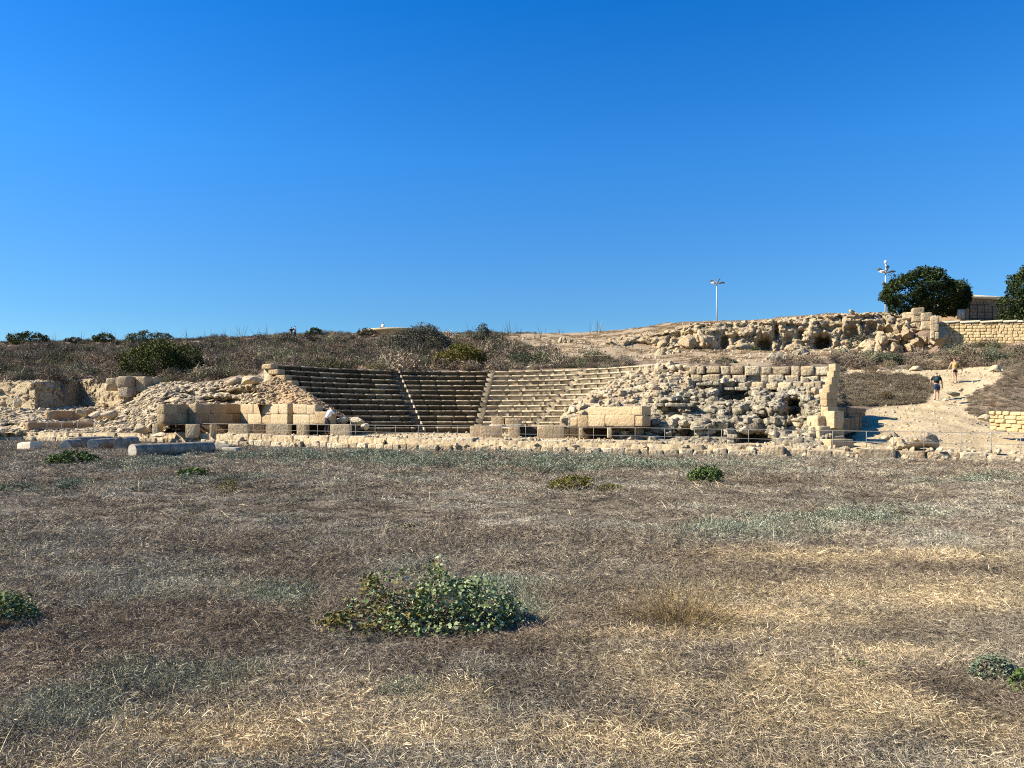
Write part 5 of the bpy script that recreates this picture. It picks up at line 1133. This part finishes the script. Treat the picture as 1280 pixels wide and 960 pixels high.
# field cover
def ell(px, y, L):
    s = 0
    for (cx, cy, a, b) in L: s = np.maximum(s, np.exp(-(((px-cx)/a)**2+((y-cy)/b)**2)))
    return s
STRAW = [(1100, 745, 240, 14), (980, 775, 160, 14), (1000, 700, 110, 8), (900, 860, 260, 26), (1050, 900, 260, 30), (620, 870, 120, 14), (760, 835, 90, 10), (480, 920, 220, 22), (700, 930, 220, 30), (840, 800, 140, 8), (1200, 760, 120, 10), (330, 945, 130, 14), (1190, 700, 90, 8), (1120, 820, 90, 10), (180, 920, 60, 12)]
SAGE = [(900, 662, 110, 13), (1010, 650, 110, 12), (1100, 648, 70, 12), (700, 582, 200, 10), (480, 574, 200, 8), (820, 585, 150, 8), (560, 580, 120, 7), (290, 600, 60, 6), (30, 612, 50, 6), (90, 605, 40, 6), (620, 745, 50, 22), (200, 850, 160, 40), (80, 880, 90, 30), (500, 870, 50, 20), (350, 740, 60, 20), (660, 772, 40, 16), (1020, 672, 60, 5), (1240, 600, 60, 5), (340, 572, 120, 6), (200, 583, 60, 5)]
DARK = [(1000, 780, 120, 9), (960, 850, 60, 8), (620, 815, 120, 9), (560, 850, 90, 9), (1180, 770, 100, 7), (1080, 925, 120, 14), (900, 945, 100, 10), (1240, 945, 60, 12), (730, 805, 70, 10), (800, 780, 60, 20), (760, 625, 90, 8), (380, 640, 140, 14), (220, 690, 160, 12), (960, 605, 90, 5), (1120, 880, 90, 8), (300, 610, 120, 8), (540, 850, 60, 8), (40, 940, 60, 10), (1010, 620, 160, 9)]
def field_colors(px, y, x, d, r):
    n = len(px); p3 = np.stack([x, d, 0*x], 1)
    sc = np.clip(d/9, .35, 3)[:, None]
    n1 = fbm(np.stack([x*.9, d*.9, 0*x], 1), 4, 81); n2 = fbm(np.stack([x*2.4, d*2.4, 0*x+5], 1), 3, 82); n3 = fbm(np.stack([x*.35, d*.5, 0*x+9], 1), 3, 83)
    wob = (n1-.5)*60; hob = (n2-.5)*16
    st = np.clip(ell(px+wob, y+hob, STRAW)*1.25+(n2-.56)*2.2*sstep(780, 860, y), 0, 1)
    sg = np.clip(ell(px+wob, y+hob, SAGE)*1.0+(n1-.66)*2.*(y < 900), 0, 1)
    dk = np.clip(ell(px+wob, y+hob, DARK)*1.1+(.42-n2)*3.0, 0, 1)
    base = np.array([.265, .223, .17]); red = np.array([.205, .16, .118]); gray = np.array([.315, .285, .23]); straw = np.array([.50, .40, .255]); sage = np.array([.25, .295, .215]); dark = np.array([.11, .09, .07])
    c = base+(gray-base)*sstep(.45, .65, n1)[:, None]; c = c+(red-c)*(sstep(.5, .3, n3)*.75)[:, None]
    c = c+(straw-c)*(st*.9)[:, None]; c = c+(sage-c)*(sg*.92)[:, None]; c = c+(dark-c)*(dk*(1-st*.6)*.85)[:, None]; c = c*(.60+.74*fbm(np.stack([x*1.1, d*1.6, 0*x+30], 1), 4, 84))[:, None]
    c = c*np.exp(r.normal(size=(n, 1))*.22)
    lt = r.random(n) < .02; c[lt] = np.array([.42, .37, .28]); return c, st, sg, dk
r = np.random.default_rng(90)
def field_pts(n, d0, d1, pw):
    # density falls as d^-pw per area
    u = r.random(n); k = 2-pw
    d = (d0**k+(d1**k-d0**k)*u)**(1/k) if abs(k) > 1e-3 else d0*(d1/d0)**u
    px = r.uniform(-110, 1390, n); m = d < dw(px)-.05; return px[m], d[m]
def add_field(name, n, d0, d1, pw, mode, label):
    px, d = field_pts(n, d0, d1, pw); x = PX(px, d); z = groundz(px, d); y = H0-(z-EYE)/d*F; n = len(px)
    c, st, sg, dk = field_colors(px, y, x, d, r); u = r.random(n)
    if mode == 'near':
        idx = pickk('mat', n, r); tf = u < .26*(1-st*.4); idx[tf] = r.choice(IDX['tuft'], tf.sum()); hb = r.random(n) < sg*.40; idx[hb] = r.choice(IDX['herb'], hb.sum())
        s = r.uniform(.7, 1.35, n); scl = np.stack([s, s, s*(1+.3*sg-.25*dk)*(1+.4*vnoise(np.stack([x, d, 0*x], 1)*1.3, 9))], 1)*np.clip(d/7, .85, 1.6)[:, None]
    else:
        idx = pickk('far', n, r); hb = r.random(n) < sg*.9; idx[hb] = r.choice(IDX['farherb'], hb.sum())
        s = r.uniform(.6, 1.3, n)*np.clip(d/22, .6, 1.25); scl = np.stack([s, s, s*(.65+.6*vnoise(np.stack([x, d, 0*x], 1)*.7, 19)+.5*sg)], 1)
        c = c*(1-.0*d[:, None])
    keep = np.ones(n, bool)
    for (qx, qd0, qd1, hw) in ((210, 30.0, 31.6, 52), (110, 37.2, 41.8, 40), (160, 37.2, 39, 14), (37, 37.4, 38.6, 18), (285, 34.2, 36.2, 16)):
        keep &= ~((np.abs(px-qx) < hw) & (d > qd0-.45) & (d < qd1))
    o = gn_scatter(name, np.stack([x, d, z], 1)[keep], idx[keep], scl[keep], c[keep], rv(n, r)[keep]); tag(o, label, 'grass', kind='stuff')
add_field('dry_grass', 30000, 2.6, 10.5, 1.1, 'near', 'matted dry straw and herbs covering the near field')
add_field('dry_grass', 30000, 9.8, 60, 1.15, 'far', 'dry grass and low grey herbs covering the far part of the field')
# loose pale stalks
px, d = field_pts(1300, 3.2, 26, 1.6); x = PX(px, d); z = groundz(px, d); n = len(px); s = r.uniform(.4, 1.2, n)*np.clip(d/9, .6, 1.5)
o = gn_scatter('dry_stalks', np.stack([x, d, z+.02], 1), pickk('stalk', n, r), np.stack([s, s, s], 1), np.array([.48, .40, .27])*np.exp(r.normal(size=(n, 1))*.25), rv(n, r, .3)); tag(o, 'pale broken stalks scattered over the whole field', 'dry stalks', kind='stuff')
# scrub on the hill and slopes
def scrub_pts(n, d0, d1, x0=-330, x1=1420):
    u = r.random(n); d = np.sqrt(d0*d0+(d1*d1-d0*d0)*u); px = r.uniform(x0, x1, n); z = groundz(px, d); y = H0-(z-EYE)/d*F; return px, d, z, y
px, d, z, y = scrub_pts(19000, 55, 120); x = PX(px, d)
sm = sandmask(px, d, z) > .5; left = px < 640+60*(fbm(np.stack([x, d, 0*x], 1)*.2, 2, 3)-.5)
k = (~sm) & (d > dback(px)+.3) & ((px < 790) | ((px > 1040) & (y > 432) & (y < 470) & (d < 66)) | ((px > 855) & (px < 1045) & (y > 446) & (d < 60) & (r.random(len(px)) < .3)))
k &= ~((np.hypot(x-cxp, d-111) < 5.3))
k &= (fbm(np.stack([x, d, 0*x], 1)*.45, 3, 15) > .36) | (r.random(len(px)) < .25)
px, d, z, x, y = px[k], d[k], z[k], x[k], y[k]; n = len(px)
n1 = fbm(np.stack([x*.35, d*.35, 0*x], 1), 3, 91); n2 = fbm(np.stack([x*.9, d*.9, 0*x], 1), 3, 92); n3 = fbm(np.stack([x*.15, d*.2, 0*x], 1), 3, 93)
A = np.array
c = A([.165, .132, .10])+(A([.25, .205, .155])-A([.165, .132, .10]))*sstep(.45, .65, n1)[:, None]; c = c+(A([.24, .18, .12])-c)*(sstep(.58, .72, n3)*.6)[:, None]
c = c+(A([.10, .115, .06])-c)*(sstep(.56, .68, n2)*.7)[:, None]; rb = (px > 1040); c[rb] = c[rb]*1.15; c *= np.exp(r.normal(size=(n, 1))*.33)
s = np.exp(r.normal(.15, .38, n))*(1.0+.35*(n2-.5))*np.where(d > 98, .55, 1.)*np.where((px > 640), .8, 1.)
o = gn_scatter('hill_scrub', np.stack([x, d, z-.03], 1), pickk('scrub', n, r), np.stack([s, s, s*r.uniform(.6, 1.2, n)], 1), c, rv(n, r, .2)); tag(o, 'brown thorny scrub covering the hillside', 'scrub', kind='stuff')
px, d, z, y = scrub_pts(9000, 56, 112, 600, 1050); x = PX(px, d); k = (sandmask(px, d, z) > .5) & (fbm(np.stack([x*.5, d*.5, 0*x], 1), 3, 97) > .5) & (y < 456); px, d, z, x = px[k], d[k], z[k], x[k]; n = len(px)
s = r.uniform(.8, 1.8, n); o = gn_scatter('dry_tufts', np.stack([x, d, z], 1), pickk('far', n, r), np.stack([s, s, s*.8], 1), A([.27, .20, .13])*np.exp(r.normal(size=(n, 1))*.25), rv(n, r, .1)); tag(o, 'sparse dry tufts on the sandy slope below the cliff', 'dry grass', kind='stuff')
# scrub patches right of the ruins
px = r.uniform(1040, 1430, 16000); d = np.sqrt(r.uniform(36**2, 58**2, 16000)); z = groundz(px, d); y = H0-(z-EYE)/d*F; x = PX(px, d)
k = (sandmask(px, d, z) < .5) & (y < 540) & (d > 35) & (y > 430) & ~((px > 1228) & (d < 37.5))
k &= ~((px < 1100) & (y > 507)) & ~((px > 1180) & (r.random(len(px)) < .45))
px, d, z, x, y = px[k], d[k], z[k], x[k], y[k]; n = len(px); n1 = fbm(np.stack([x, d, 0*x], 1)*.5, 3, 95)
c = A([.17, .14, .10])+(A([.25, .21, .155])-A([.17, .14, .10]))*sstep(.4, .6, n1)[:, None]; c = c+(A([.20, .12, .06])-c)*(sstep(.62, .75, n1)*.6)[:, None]; c *= np.exp(r.normal(size=(n, 1))*.2)
s = r.uniform(.35, .75, n)*np.where(px > 1190, .6, 1.); far = r.random(n) < .6
idx = np.where(far, pickk('far', n, r), pickk('scrub', n, r)); s = np.where(far, s*2.2, s)
o = gn_scatter('dry_scrub', np.stack([x, d, z-.02], 1), idx, np.stack([s, s, s*r.uniform(.6, 1.1, n)], 1), c, rv(n, r, .2)); tag(o, 'dry grey brown weeds on the slopes beside the sandy path', 'scrub', kind='stuff')
# tall dry stalks on the skyline
n = 70; px = np.concatenate([r.uniform(-60, 350, 50), r.uniform(560, 760, 20)]); d = r.uniform(98, 112, n); z = groundz(px, d); s = r.uniform(.6, 1.6, n)
o = gn_scatter('tall_weeds', np.stack([PX(px, d), d, z], 1), pickk('reed', n, r), np.stack([s, s, s], 1), np.tile(A([[.14, .12, .09]]), (n, 1)), rv(n, r, .1)); tag(o, 'thin tall dry weeds standing along the hill skyline', 'weeds', kind='stuff')
# pebbles on the sandy floor and slopes
n = 6000; px = r.uniform(-100, 1400, n); d = r.uniform(26, 95, n); z = groundz(px, d); k = (sandmask(px, d, z) > .5) & (d > dw(px)+.7); px, d, z = px[k], d[k], z[k]; n = len(px)
mb = MB(); place(mb, RUB[:5], np.stack([PX(px, d), d, z+.01], 1), r.uniform(.03, .11, (n, 3))*np.clip(d/45, .7, 1.6)[:, None], randrot(n, 1, r), np.clip(r.normal(.6, .25, n), 0, 1), r)
tag(mb.build('loose_stones', M['rubble']), 'small loose stones strewn over the sandy ground', 'stones', kind='stuff')
